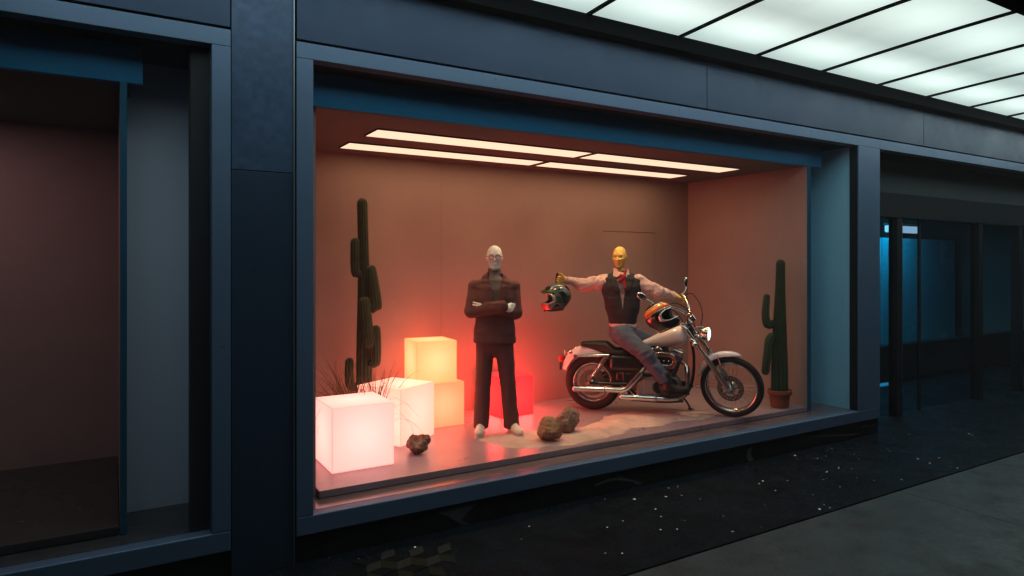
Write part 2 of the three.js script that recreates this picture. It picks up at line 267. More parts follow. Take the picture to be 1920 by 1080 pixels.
part('niche_wall', box(0.537, 0.6, BOT + 0.001, TOP, -0.7, -0.111), hazeMat, room2);
part('side_wall', box(-4.66, -4.6, 0.2, TOP + 0.05, -2.2, -0.11), wallMat, room2);

// ---------------------------------------------------------------- glowing canopy over the pavement
const CAN = [0.84, 1.0, 0.95];
{
  const can = thing('canopy', 'wide flat canopy of glowing milky panels over the pavement', 'canopy', [0, 4.14, 0]);
  const glow = ctex(128, 256, (u, v) => { const a = exp(-(((v - 0.2) / 0.14) ** 2)), b = exp(-(((v - 0.68) / 0.2) ** 2)), c = exp(-(((u - 0.5) / 0.42) ** 2)); const k = 0.48 + 0.52 * max(a, 0.85 * b) * (0.6 + 0.4 * c) + 0.05 * (wrapn(u, v, 5, 3) - 0.5) - 0.1 * sstep(0.72, 0.8, wrapn(u, v, 40, 8)) * sstep(0.5, 0.65, wrapn(u, v, 3, 4)); return [0.97 * k * (0.9 + 0.1 * k), k, 0.98 * k]; });
  const milk = new THREE.MeshPhysicalMaterial({ color: C(0.5, 0.52, 0.51), roughness: 0.35, emissive: C(...CAN), emissiveMap: glow, emissiveIntensity: 1.12 });
  const rise = (z) => 0.06 * sin((PI / 2) * clamp((z - 0.12) / 2.0));
  const slab = (x0, x1, y0, y1, z0, z1, n) => { const g = new THREE.BoxGeometry(x1 - x0, y1 - y0, z1 - z0, 1, 1, n); g.translate((x0 + x1) / 2, (y0 + y1) / 2, (z0 + z1) / 2); const p = g.attributes.position; const uv = g.attributes.uv; for (let i = 0; i < p.count; i++) { uv.setXY(i, (p.getX(i) - x0) / (x1 - x0), (p.getZ(i) - 0.12) / 2.0); p.setY(i, p.getY(i) + rise(p.getZ(i))); } g.computeVertexNormals(); return g; };
  const x0 = 3.549 - 0.13 - 1.06 * 4, pg = slab(0.017, 1.043, 0, 0.04, 0.13, 2.12, 20), dg = slab(-0.016, 0.016, -0.022, 0.05, 0.13, 2.12, 20);
  for (let i = 0; i < 16; i++) {
    part('light_panel', pg, milk, can).position.x = x0 + i * 1.06;
    part('divider', dg, railMat, can).position.x = x0 + i * 1.06;
  }
  part('divider', dg, railMat, can).position.x = x0 + 16 * 1.06;
  part('edge_rail', box(x0 - 0.1, x0 + 17.1, -0.13, 0.1, 0.002, 0.128, 0.006), railMat, can);
  part('edge_rail', box(x0 - 0.1, x0 + 17.1, -0.12, 0.3, 2.13, 2.25, 0.01), railMat, can);
  part('canopy_roof', box(x0 - 0.1, x0 + 17.1, 0.2, 0.32, 0.01, 2.129), railMat, can);
  panelLight('canopy_light', 16.9, 1.95, CAN, 0.9, [x0 + 8.45, 4.09, 1.12], [x0 + 8.45, 0, 1.12]);
}

// ---------------------------------------------------------------- entrance recess at the right
{
  const e = thing('shop_entrance', 'dark recessed shop entrance with black posts and blue-lit glass', 'entrance', [XE, 0, 0]);
  const L = (x0, x1, y0, y1, z0, z1, r) => box(x0 - XE, x1 - XE, y0, y1, z0, z1, r), dark = M(0.05, 0.055, 0.065, { roughness: 0.7 }), soft = M(0.05, 0.065, 0.075, { roughness: 0.85 });
  part('soffit', L(XE, 17, TOP, TOP + 0.1, -6, -0.121), soft, e);
  part('head_frame', L(XE + 0.001, 17, TOP - 0.004, SEAM - 0.004, -0.11, 0, 0.004), frameMat, e);
  part('return_wall', L(XE - 0.1, XE - 0.001, 0.001, TOP, -6, -0.111), lowMat, e);
  part('side_wall', L(16.9, 17, 0.001, TOP, -6, -0.12), soft, e);
  part('rear_wall', L(XE, 17, 0.001, TOP, -6.1, -6), soft, e);
  part('bulkhead', L(XE, 16.9, 2.991, TOP - 0.001, -0.5, -0.44), soft, e);
  part('transom', L(XE, 16.9, 2.66, 2.99, -0.52, -0.38, 0.01), blackMat, e);
  for (const x of [9.0, 9.62, 11.2, 12.5]) part('door_post', L(x, x + (x === 9.62 ? 0.05 : 0.13), 0.001, 2.659, x === 9.62 ? -0.46 : -0.51, x === 9.62 ? -0.43 : -0.39, 0.008), blackMat, e);
  part('post_edge', L(9.131, 9.14, 0.3, 2.6, -0.42, -0.395), M(0.4, 0.42, 0.45, { metalness: 0.9, roughness: 0.3 }), e);
  part('glass_pane', L(9.141, 9.619, 0.02, 2.658, -0.452, -0.448), blueGlass, e);
  part('glass_pane', L(9.671, 11.199, 0.02, 2.658, -0.452, -0.448), blueGlass, e);
  part('glass_pane', L(XE + 0.01, 8.999, 0.02, 2.658, -0.452, -0.448), blueGlass, e);
  part('low_partition', L(10.9, 16.8, 0.001, 0.62, -2.2, -2.0, 0.01), blackMat, e);
  part('inner_post', L(11.02, 11.18, 0.001, 3.3, -2.3, -2.1, 0.01), blackMat, e);
  for (const [x, w] of [[9.3, 2.9], [12.25, 1.3], [13.6, 2.9]]) part('wall_panel', L(x, x + w, 0.05, 2.6, -3.3, -3.24, 0.005), M(0.08, 0.42, 0.52, { roughness: 0.4, roughnessMap: smear }), e);
  for (const [x, w, l] of [[11.3, 0.62, 'short white tube light inside the entrance, nearer the pillar'], [13.15, 1.05, 'white tube light inside the entrance, right of the black post']]) {
    const f = thing('ceiling_light', l, 'ceiling light', [x, 2.66, -2.6], 0, 'tube lights in the entrance');
    part('housing', box(-w / 2, w / 2, 0.131, 0.17, -0.06, 0.06, 0.01), dark, f);
    part('light_tube', box(-w / 2 + 0.01, w / 2 - 0.01, 0, 0.13, -0.05, 0.05, 0.02), M(0.5, 0.5, 0.5, { emissive: C(0.72, 0.78, 1), emissiveIntensity: 0.85 }), f);
    panelLight('tube_glow', w, 0.1, [0.72, 0.78, 1], 0.5, [x, 2.655, -2.6], [x, 0, -2.6]);
  }
  const s = thing('blue_light_panel', 'blue glowing light strip low inside the entrance', 'light panel', [10.55, 0.06, -1.6]);
  part('light_strip', box(-0.4, 0.4, 0, 0.04, -0.03, 0.03, 0.01), M(0.05, 0.2, 0.3, { emissive: C(0.01, 0.3, 0.55), emissiveIntensity: 0.8 }), s);
  const p2 = thing('blue_ceiling_panel', 'blue glowing panel above the entrance hall', 'ceiling light', [12.6, 3.1, -2.9]);
  part('light_panel', box(-1.6, 1.6, 0, 0.05, -0.3, 0.3, 0.01), M(0.05, 0.2, 0.3, { emissive: C(0.0, 0.35, 0.6), emissiveIntensity: 1.5 }), p2);
  panelLight('blue_glow', 3.2, 0.6, [0.0, 0.42, 0.62], 28, [12.6, 3.09, -2.9], [12.6, 0, -3.6]);
}

// ---------------------------------------------------------------- warm lights in the display ceiling
{
  const WARM = [3.0, 1.95, 0.82];
  const mat = M(0.5, 0.4, 0.35, { emissive: C(1.35, 0.88, 0.6), emissiveIntensity: 1.0 }), trim = M(0.12, 0.09, 0.08, { roughness: 0.6 });
  const spots = [[1.92, 4.2, -0.81, -1.14, 'long warm ceiling panel near the glass, above the standing mannequin'], [1.9, 4.09, -1.53, -1.85, 'long warm ceiling panel near the back wall, at the left'], [4.27, 6.42, -0.81, -1.14, 'warm ceiling panel near the glass, above the motorcycle'], [4.17, 6.29, -1.53, -1.85, 'warm ceiling panel near the back wall, at the right']];
  for (const [x0, x1, z1, z0, label] of spots) {
    const l = thing('ceiling_light', label, 'ceiling light', [(x0 + x1) / 2, CEIL, (z0 + z1) / 2], 0, 'warm panels in the display ceiling'), w = (x1 - x0) / 2, d = (z1 - z0) / 2;
    part('light_panel', box(-w, w, -0.012, -0.001, -d, d), mat, l);
    part('trim', [box(-w - 0.008, w + 0.008, -0.015, -0.001, -d - 0.008, -d - 0.0005), box(-w - 0.008, w + 0.008, -0.015, -0.001, d + 0.0005, d + 0.008), box(-w - 0.008, -w - 0.0005, -0.015, -0.001, -d, d), box(w + 0.0005, w + 0.008, -0.015, -0.001, -d, d)], trim, l);
    panelLight('panel_glow', 2 * w, 2 * d, WARM, z0 < -1.5 ? 0.75 : 0.25, [(x0 + x1) / 2, CEIL - 0.017, (z0 + z1) / 2], [(x0 + x1) / 2, 0, (z0 + z1) / 2]);
    for (const q of [-0.55, 0.55]) { // the diffuser throws most of its light downwards
      const s = new THREE.SpotLight(C(WARM[0] / 3, WARM[1] / 3, WARM[2] / 3), z0 < -1.5 ? 1.6 : 6.5, 0, z0 < -1.5 ? 0.85 : 0.74, 1, 2); s.name = 'panel_beam'; s.position.set((x0 + x1) / 2 + q * w, CEIL - 0.03, (z0 + z1) / 2); s.target.position.set((x0 + x1) / 2 + q * w * 0.9, 0, (z0 + z1) / 2 + 0.05); s.castShadow = true; s.shadow.radius = 8; scene.add(s, s.target);
    }
  }
  const dim = thing('ceiling_light', 'dim warm panel in the ceiling of the left window', 'ceiling light', [-1.3, CEIL, -1.2]);
  part('light_panel', box(-0.6, 0.6, -0.012, -0.001, -0.12, 0.12), M(0.4, 0.3, 0.3, { emissive: C(1.1, 0.42, 0.3), emissiveIntensity: 0.6 }), dim);
  panelLight('panel_glow', 1.2, 0.24, [1.1, 0.78, 0.82], 5, [-1.3, CEIL - 0.017, -1.2], [-1.3, 0, -1.2]);
}

// ---------------------------------------------------------------- glowing cubes
{
  const face = (c, e) => ctex(128, 128, (u, v) => { const q = max(abs(u - 0.5), abs(v - 0.5)) * 2, r = clamp(hypot(u - 0.5, v - 0.52) * 1.5), k = sstep(0.0, 1, r), edge = 1 - 0.22 * sstep(0.955, 0.99, q); return [0, 1, 2].map((i) => mix(c[i], e[i], k) * edge); });
  const cube = (label, x, y, z, turn, s, c0, e0, gain0, lightK, group, base = [0.55, 0.5, 0.48]) => {
    const top = max(...c0), c = c0.map((v) => v / top), e = e0.map((v) => v / top), gain = gain0 * top;
    const t = thing('light_cube', label, 'light cube', [x, y, z], turn, group);
    const g = new RoundedBoxGeometry(s, s, s, 3, 0.009).translate(0, s / 2, 0);
    part('cube_body', g, M(...base, { roughness: 0.35, emissive: C(gain, gain, gain), emissiveMap: face(c, e) }), t);
    const col = c.map((v) => v * gain), q = (a, b, d) => V(a, b, d).applyAxisAngle(V(0, 1, 0), turn).add(V(x, y, z)).toArray(), h = s / 2 + 0.004;
    for (const [dx, dz] of [[0, 1], [1, 0], [-1, 0], [0, -1]]) if (dz >= 0 || z > -1.78) panelLight('cube_glow', s * 0.94, s * 0.94, col, lightK, q(dx * h, s / 2, dz * h), q(dx * 3, s / 2, dz * 3));
    panelLight('cube_glow', s * 0.94, s * 0.94, col, lightK, q(0, s + 0.004, 0), q(0.0, 9, 0));
  };
  const G = 'glowing cubes on the display floor';
  cube('large white glowing cube at the front, nearest the glass', 1.74, DECK, -0.9, 0.0, 0.52, [1.35, 0.5, 0.43], [1.2, 0.38, 0.32], 1.65, 0.2, G);
  cube('white glowing cube turned askew, behind the front cube', 2.33, DECK, -1.45, 0.52, 0.52, [1.4, 0.48, 0.36], [1.25, 0.36, 0.25], 1.65, 0.25, G);
  cube('peach-orange glowing cube under the yellow cube', 2.9, DECK, -1.8, 0.0, 0.45, [2.2, 0.33, 0.16], [2.0, 0.2, 0.085], 1.65, 0.15, G, [0.5, 0.3, 0.15]);
  cube('yellow glowing cube on top of the peach-orange cube', 2.835, DECK + 0.451, -1.79, -0.09, 0.43, [2.2, 0.44, 0.19], [2.0, 0.29, 0.1], 1.8, 0.15, G, [0.5, 0.3, 0.15]);
  cube('red glowing cube on the floor behind the standing mannequin', 3.79, DECK, -1.84, 0.06, 0.43, [2.4, 0.095, 0.09], [2.3, 0.05, 0.06], 0.75, 10, G, [0.4, 0.012, 0.02]);
}
// ---------------------------------------------------------------- mannequins
const weave = tex(256, 256, (u, v, i, j) => 0.5 + 0.25 * sin(i * 0.9) * sin(j * 0.9) + 0.3 * (h3(i, j, 7) - 0.5), false, [9, 9]);
const cloth = (r, g, b, o = {}) => M(r, g, b, { roughness: 0.92, sheen: 0.25, sheenColor: C(r * 2 + 0.02, g * 2 + 0.02, b * 2 + 0.02), sheenRoughness: 0.6, bumpMap: weave, bumpScale: 0.0008, ...o });
function headSDF() {
  const skull = ell([0, 0.03, -0.012], [0.074, 0.088, 0.094]), jaw = ell([0, -0.04, 0.016], [0.056, 0.085, 0.068]), chin = ell([0, -0.1, 0.05], [0.028, 0.02, 0.024]), cheek = join(0.02, ell([0.035, -0.018, 0.052], [0.024, 0.022, 0.024]), ell([-0.035, -0.018, 0.052], [0.024, 0.022, 0.024]));
  const nose = join(0.01, bone([0, 0.018, 0.078], [0, -0.022, 0.099], 0.007, 0.011), ell([0.01, -0.026, 0.086], [0.009, 0.007, 0.01]), ell([-0.01, -0.026, 0.086], [0.009, 0.007, 0.01])), brow = bone([-0.034, 0.027, 0.066], [0.034, 0.027, 0.066], 0.013, 0.013);
  const lips = join(0.004, ell([0, -0.056, 0.08], [0.022, 0.0055, 0.011]), ell([0, -0.068, 0.078], [0.019, 0.0065, 0.011])), eyes = join(0.002, ell([0.029, 0.004, 0.063], [0.015, 0.009, 0.013]), ell([-0.029, 0.004, 0.063], [0.015, 0.009, 0.013]));
  const dent = join(0.01, ell([0.03, 0.006, 0.09], [0.02, 0.012, 0.018]), ell([-0.03, 0.006, 0.09], [0.02, 0.012, 0.018])), ears = join(0.002, ell([0.075, -0.003, -0.012], [0.01, 0.03, 0.018]), ell([-0.075, -0.003, -0.012], [0.01, 0.03, 0.018])), neck = bone([0, -0.07, -0.02], [0, -0.26, -0.035], 0.05, 0.054);
  return (x, y, z) => { let d = smin(smin(skull(x, y, z), jaw(x, y, z), 0.05), chin(x, y, z), 0.03); d = smin(d, cheek(x, y, z), 0.03); d = smin(d, brow(x, y, z), 0.02); d = smax(d, -dent(x, y, z), 0.016); d = smin(d, nose(x, y, z), 0.01); d = smin(d, eyes(x, y, z), 0.004); d = smin(d, lips(x, y, z), 0.006); d = smin(d, ears(x, y, z), 0.008); return smin(d, neck(x, y, z), 0.03); };
}
const headGeo = mesh(headSDF(), [-0.1, -0.27, -0.125], [0.1, 0.135, 0.125], 0.0045);
function handGeo(curl, mirror, thumbOut = 1) { // wrist at the origin, fingers along +y, palm towards +z, thumb at +x: a right hand
  const fs = [rbox([0, 0.05, 0], [0.04, 0.048, 0.013], 0.012), bone([0, -0.06, 0], [0, 0.015, 0], 0.027, 0.028), bone([0.022, 0.02, 0.006], [0.036, 0.05, 0.01], 0.016, 0.014)], k = join(0.02, ...fs);
  const chains = [];
  [[-0.0305, 0.092, 0.056], [-0.0105, 0.098, 0.07], [0.0105, 0.098, 0.076], [0.0305, 0.093, 0.068]].forEach(([x, y, l], i) => {
    let p = [x, y - 0.01, 0], a = curl * (0.5 + 0.06 * i); const out = [];
    for (const f of [0.46, 0.32, 0.26]) { const q = [p[0] + x * 0.06, p[1] + cos(a) * l * f * 1.1, p[2] + sin(a) * l * f * 1.1]; out.push([p, q]); p = q; a += curl * 0.75; }
    chains.push(out.map(([a, b], n) => bone(a, b, 0.0092 - 0.0007 * n, 0.0086 - 0.0008 * n)));
  });
  const t = [[0.034, 0.03, 0.008], [0.06 + 0.006 * thumbOut, 0.062, 0.016], [0.066 + 0.01 * thumbOut, 0.094, 0.02 + 0.01 * (1 - thumbOut)]];
  chains.push([bone(t[0], t[1], 0.0125, 0.0105), bone(t[1], t[2], 0.0102, 0.0085)]);
  const f = (x, y, z) => { let d = k(x, y, z); for (const c of chains) { let e = c[0](x, y, z); for (let i = 1; i < c.length; i++) e = smin(e, c[i](x, y, z), 0.003); d = smin(d, e, 0.006); } return d; };
  const g = mesh(f, [-0.06, -0.075, -0.035], [0.1, 0.2, 0.11], 0.0036);
  if (mirror) { g.scale(-1, 1, 1); const ix = g.index.array; for (let i = 0; i < ix.length; i += 3) { const q = ix[i]; ix[i] = ix[i + 1]; ix[i + 1] = q; } g.computeVertexNormals(); }
  return g;
}
function place(g, pos, thumb, fingers, palm) { return g.applyMatrix4(new THREE.Matrix4().makeBasis(V(...thumb).normalize(), V(...fingers).normalize(), V(...palm).normalize()).setPosition(...pos)); }
const fold = (x, y, z, a = 0.008, s = 11) => a * (fbm(x * s, y * s * 1.4, z * s, 3) - 0.5) + a * 0.5 * (abs(vn(x * s * 1.7 + 3, y * s * 0.9, z * s * 1.7) - 0.5) - 0.25);

// ---- standing mannequin with crossed arms
{
  const m = thing('mannequin', 'standing pale bald mannequin in a dark suit with arms crossed and red glasses', 'mannequin', [3.215, DECK, -1.1], -0.5, 'shop window mannequins');
  const skin = M(0.93, 0.86, 0.8, { roughness: 0.42 }), suit = cloth(0.14, 0.045, 0.046), knit = cloth(0.2, 0.14, 0.14, { bumpScale: 0.002 }), leather = M(0.75, 0.66, 0.6, { roughness: 0.55, bumpMap: grain, bumpScale: 0.001 }), rubber = M(0.62, 0.5, 0.42, { roughness: 0.8 });
  const eA = [-0.228, 1.2, 0.05], wA = [0.1, 1.258, 0.185], eB = [0.205, 1.19, 0.06], wB = [-0.07, 1.265, 0.135];
  const core = join(0.08, stack([[0.9, 0.11, 0.08], [1.0, 0.13, 0.08], [1.12, 0.12, 0.07], [1.32, 0.14, 0.075], [1.46, 0.12, 0.065], [1.53, 0.05, 0.05]]), bone([0, 1.45, -0.02], [0, 1.58, -0.012], 0.045, 0.045), bone([-0.09, 0.9, 0], [-0.11, 0.1, 0], 0.08, 0.04), bone([0.09, 0.9, 0], [0.15, 0.1, 0], 0.08, 0.04), bone([-0.165, 1.42, 0], eA, 0.04, 0.036), bone([0.16, 1.42, 0], eB, 0.04, 0.036), bone(eA, wA, 0.036, 0.026), bone(eB, wB, 0.036, 0.026));
  part('body', [mesh(core, [-0.36, 0.04, -0.16], [0.36, 1.66, 0.3], 0.013), headGeo.clone().rotateX(0.03).translate(0.0, 1.728, 0.005), place(handGeo(0.35, false, 0.3), [0.12, 1.236, 0.145], [-0.1, 1, -0.05], [0.84, 0.1, -0.52], [-0.52, -0.1, -0.85]), place(handGeo(0.2, true, 0.2), [-0.06, 1.238, 0.125], [-0.15, -1, -0.1], [-1, 0.12, -0.1], [0.1, 0.1, -0.98])], skin, m);
  const coat = stack([[0.885, 0.208, 0.135, 0.005], [1.0, 0.2, 0.13], [1.14, 0.19, 0.125], [1.32, 0.215, 0.142, 0.005], [1.43, 0.2, 0.13], [1.485, 0.17, 0.108, -0.01], [1.53, 0.12, 0.09, -0.02], [1.585, 0.07, 0.068, -0.022]], 2.6, 0.03);
  const sl = [bone([-0.187, 1.43, -0.005], eA, 0.068, 0.06), bone([0.18, 1.43, -0.005], eB, 0.068, 0.06), bone(eA, [0.08, 1.255, 0.195], 0.058, 0.05), bone(eB, [-0.065, 1.25, 0.13], 0.058, 0.05)];
  const pads = join(0.01, ell([0.165, 1.462, -0.005], [0.075, 0.03, 0.075]), ell([-0.17, 1.462, -0.005], [0.075, 0.03, 0.075]));
  const coatF = (x, y, z) => {
    let c0 = coat(x, y, z); if (z > 0) { const v = (y - 1.275) / 0.3; c0 = smax(c0, -max(abs(x - 0.01) - 0.012 - 0.078 * v, 1.275 - y, 0.02 - z), 0.006); }
    let d = smin(smin(c0, min(sl[0](x, y, z), sl[1](x, y, z)), 0.028), pads(x, y, z), 0.045); d = smin(d, smin(sl[0](x, y, z), sl[2](x, y, z), 0.03), 0.012); d = smin(d, smin(sl[1](x, y, z), sl[3](x, y, z), 0.03), 0.012);
    if (z > 0) { const v = (y - 1.275) / 0.3, lw = 0.012 + 0.078 * v, ax = abs(x - 0.01); // lapels beside the open neck
      if (y > 1.27) { const lap = sstep(lw + 0.078 * (1 - 0.3 * v), lw + 0.07 * (1 - 0.3 * v), ax) * sstep(1.27, 1.285, y); const notch = sstep(0.006, 0.0, abs(y - 1.43 - (ax - 0.08) * 0.5)) * sstep(0.06, 0.075, ax); d -= 0.009 * lap * (1 - notch); }
      if (y < 1.27) { d += 0.004 * sstep(0.006, 0, abs(x - 0.018 - (1.27 - y) * 0.01)); d -= 0.004 * sstep(0.0, 0.01, x - 0.018 - (1.27 - y) * 0.01) * sstep(0.14, 0.0, x); }
      const pk = max(abs(abs(x) - 0.125) - 0.07, abs(y - 1.0) - 0.022); d -= 0.005 * sstep(0.003, -0.003, pk);
    }
    d = smax(d, -stack([[1.535, 0.058, 0.056, -0.02], [1.65, 0.085, 0.075, -0.01]])(x, y, z), 0.01);
    return d + fold(x, y, z, 0.011, 10);
  };
  part('suit_jacket', mesh(coatF, [-0.37, 0.87, -0.18], [0.37, 1.61, 0.3], 0.0085), suit, m);
  part('turtleneck', mesh(join(0.03, stack([[1.2, 0.15, 0.108, 0.005], [1.4, 0.17, 0.108, 0.005], [1.5, 0.12, 0.088], [1.54, 0.07, 0.07, -0.01]]), (x, y, z) => max(hypot(x, (z + 0.02) * 0.92) - 0.066 - 0.0016 * sin(y * 190), abs(y - 1.57) - 0.055)), [-0.2, 1.18, -0.15], [0.2, 1.64, 0.15], 0.008), knit, m);
  const leg = (s, kx, hx) => join(0.015, bone([0.085 * s, 0.93, 0], [kx, 0.5, 0.012], 0.1, 0.074), bone([kx, 0.5, 0.012], [hx, 0.075, 0.0], 0.0735, 0.077)), hipF = ell([0, 0.88, 0], [0.165, 0.13, 0.125]), lp = leg(-1, -0.112, -0.13), rp = leg(1, 0.13, 0.168);
  part('trousers', mesh((x, y, z) => { const f = smin(smin(lp(x, y, z), rp(x, y, z), 0.02), hipF(x, y, z), 0.03); let d = smax(f, max(0.055 - y, y - 0.96), 0.008); d += fold(x, y, z, 0.012, 8); return d - 0.004 * sstep(0.02, 0, abs(abs(x - 0.01) - 0.125)) * (z > 0.03 ? 1 : 0); }, [-0.26, 0.03, -0.16], [0.28, 1.0, 0.17], 0.0095), suit, m);
  for (const [x, a, z] of [[-0.134, -0.12, 0.02], [0.18, 0.42, 0.02]]) {
    const f = join(0.03, ell([0, 0.05, 0.12], [0.046, 0.04, 0.075]), ell([0, 0.055, -0.02], [0.04, 0.05, 0.075]), bone([0, 0.06, 0.06], [0, 0.1, -0.02], 0.04, 0.042));
    const s = part('shoe', mesh((x, y, z) => { let d = smax(f(x, y, z), 0.012 - y, 0.004); d -= 0.0035 * sstep(0.022, 0.012, abs(x)) * (y > 0.06 && z > 0.01 && z < 0.11 ? 1 : 0); return d; }, [-0.07, 0, -0.12], [0.07, 0.17, 0.21], 0.005).rotateY(a).translate(x, 0, z), leather, m);
    part('sole', mesh((x, y, z) => max(f(x, max(y, 0.03), z) - 0.004, abs(y - 0.012) - 0.0115), [-0.07, -0.004, -0.12], [0.07, 0.03, 0.215], 0.004).rotateY(a).translate(x, 0, z), rubber, s);
    const lace = []; for (let i = 0; i < 5; i++) lace.push(bone2(i)); function bone2(i) { return cyl(V(-0.02, 0.093 - i * 0.007 + 0.004, 0.03 + i * 0.018), V(0.02, 0.093 - i * 0.007 + 0.004, 0.036 + i * 0.018), 0.003, 0.003, 6); }
    part('laces', merge(lace).rotateY(a).translate(x, 0, z), cloth(0.5, 0.45, 0.42), s);
  }
  const gl = sub('glasses', m), red = M(0.55, 0.012, 0.02, { roughness: 0.25 }), ring = (x) => new THREE.TorusGeometry(0.0245, 0.0036, 8, 30).translate(x, 1.731, 0.1);
  part('glasses_frame', [ring(-0.0315), ring(0.0315), tube([[-0.009, 1.737, 0.101], [0, 1.741, 0.105], [0.009, 1.737, 0.101]], 0.003, 8, 6), tube([[-0.056, 1.737, 0.1], [-0.077, 1.738, 0.085], [-0.081, 1.738, 0.0]], 0.003, 14, 6), tube([[0.056, 1.737, 0.1], [0.077, 1.738, 0.085], [0.081, 1.738, 0.0]], 0.003, 14, 6)], red, gl);
  for (const x of [-0.0315, 0.0315]) part('lens', new THREE.CircleGeometry(0.0215, 20).translate(x, 1.731, 0.1), new THREE.MeshPhysicalMaterial({ color: C(0.95, 0.82, 0.82), transmission: 0.65, thickness: 0, roughness: 0.25 }), gl);
}

// ---- the motorcycle's own axes: x forwards, y up, z to the side we see
const BIKE = [5.252, DECK, -0.9315], BTURN = -0.8098;
// ---- riding mannequin, turned to the street, a helmet in one hand
{
  const m = thing('mannequin', 'yellow bald mannequin in a black vest astride the motorcycle with arms spread', 'mannequin', BIKE, BTURN, 'shop window mannequins');
  const skin = M(0.8, 0.5, 0.12, { roughness: 0.42 });
  const check = ctex(256, 256, (u, v) => { const a = (u * 16) % 1 < 0.28 ? 1 : 0, b = (v * 16) % 1 < 0.28 ? 1 : 0, k = 0.33 * (a + b); return [mix(0.8, 0.45, k), mix(0.52, 0.17, k), mix(0.5, 0.17, k)]; }, [5, 5]);
  const shirt = cloth(1, 1, 1, { map: check }), vest = cloth(0.03, 0.03, 0.042, { bumpScale: 0.002 }), scarf = cloth(0.3, 0.012, 0.03);
  const denimTex = ctex(256, 256, (u, v, i, j) => { const k = 0.75 + 0.5 * wrapn(u, v, 5, 33) + 0.25 * (h3(i, j, 3) - 0.5) + ((i + j) % 4 < 2 ? 0.06 : -0.06); return [0.105 * k, 0.12 * k, 0.2 * k]; }, [2, 2]), denim = cloth(1, 1, 1, { map: denimTex, sheen: 0 }), bootM = M(0.035, 0.022, 0.018, { roughness: 0.5, bumpMap: grain, bumpScale: 0.002 }), soleM = M(0.01, 0.009, 0.009, { roughness: 0.8 });
  const sR = [-0.6, 1.475, 0.0], eR = [-0.85, 1.425, 0.09], wR = [-1.035, 1.485, 0.19], sL = [-0.255, 1.47, 0.0], eL = [-0.03, 1.345, -0.03], wL = [0.15, 1.295, -0.28];
  const hipN = [-0.4, 0.86, 0.1], kneeN = [-0.145, 0.675, 0.22], ankN = [0.055, 0.4, 0.23], hipF = [-0.4, 0.86, -0.1], kneeF = [-0.02, 0.73, -0.27], ankF = [0.09, 0.4, -0.23];
  const core = join(0.07, stack([[0.84, 0.11, 0.1, 0, -0.42], [0.98, 0.11, 0.085, 0, -0.42], [1.2, 0.13, 0.09, 0, -0.43], [1.44, 0.15, 0.085, 0, -0.43], [1.54, 0.06, 0.06, 0, -0.435]]), bone([-0.435, 1.46, -0.02], [-0.45, 1.6, -0.01], 0.052, 0.05), bone(sR, eR, 0.042, 0.036), bone(eR, wR, 0.034, 0.026), bone(sL, eL, 0.042, 0.036), bone(eL, wL, 0.034, 0.026), bone(hipN, kneeN, 0.075, 0.055), bone(kneeN, ankN, 0.05, 0.038), bone(hipF, kneeF, 0.075, 0.055), bone(kneeF, ankF, 0.05, 0.038));
  part('body', [mesh(core, [-1.12, 0.3, -0.36], [0.22, 1.68, 0.32], 0.0135), headGeo.clone().rotateX(0.1).rotateY(-0.14).translate(-0.455, 1.745, 0.01), place(handGeo(1.15, false, 1), [-1.03, 1.485, 0.19], [0.05, 1, 0.12], [-0.93, 0.04, 0.36], [0.36, -0.1, 0.93]), place(handGeo(1.1, true, 0.5), [0.145, 1.3, -0.275], [-0.4, -0.1, -0.9], [0.86, -0.22, -0.36], [-0.2, -0.97, 0.02])], skin, m);
  const arms = [join(0.03, bone(sR, eR, 0.078, 0.064), bone(eR, [-1.02, 1.48, 0.182], 0.064, 0.04)), join(0.03, bone(sL, eL, 0.078, 0.066), bone(eL, [0.13, 1.3, -0.265], 0.066, 0.042))], tors = stack([[0.93, 0.135, 0.115, 0, -0.42], [1.2, 0.16, 0.11, 0, -0.43], [1.46, 0.18, 0.1, 0, -0.43], [1.53, 0.085, 0.08, -0.005, -0.436], [1.57, 0.066, 0.064, -0.005, -0.44]]);
  part('shirt', mesh((x, y, z) => smin(tors(x, y, z), min(arms[0](x, y, z), arms[1](x, y, z)), 0.03) + fold(x, y, z, 0.042, 15), [-1.12, 0.9, -0.38], [0.24, 1.62, 0.3], 0.0095), shirt, m);
  const hem = stack([[0.945, 0.15, 0.128, 0, -0.42], [1.0, 0.148, 0.125, 0, -0.42]]); part('shirt_hem', mesh((x, y, z) => hem(x, y, z) + fold(x, y, z, 0.014, 18), [-0.6, 0.92, -0.16], [-0.24, 1.02, 0.16], 0.008), shirt, m);
  const vs = stack([[0.985, 0.15, 0.13, 0, -0.42], [1.03, 0.158, 0.132, 0, -0.42], [1.2, 0.198, 0.14, 0.005, -0.425], [1.4, 0.232, 0.138, 0.005, -0.43], [1.49, 0.228, 0.115, 0, -0.43], [1.535, 0.165, 0.1, -0.01, -0.435], [1.585, 0.085, 0.082, -0.02, -0.44]], 2.5, 0.03);
  part('vest', mesh((x, y, z) => {
    let d = vs(x, y, z); const ax = x + 0.408, o = 0.006 + 0.07 * sstep(1.2, 1.56, y) * (ax < 0 ? 1 : 0.75); // the front hangs open
    if (z > 0) { d = smax(d, -max(abs(ax + 0.012 * sstep(1.3, 1.55, y)) - o, 1.17 - y), 0.008); const lap = max(abs(ax) - o - 0.06, 1.36 - y); d -= 0.01 * sstep(0.004, -0.004, lap); const pk = max(abs(abs(ax) - 0.11) - 0.05, abs(y - 1.24) - 0.055); d -= 0.005 * sstep(0.003, -0.003, pk); d += 0.003 * sstep(0.005, 0, abs(y - 1.295)) ; if (y < 1.17) d += 0.004 * sstep(0.005, 0, abs(ax)); }
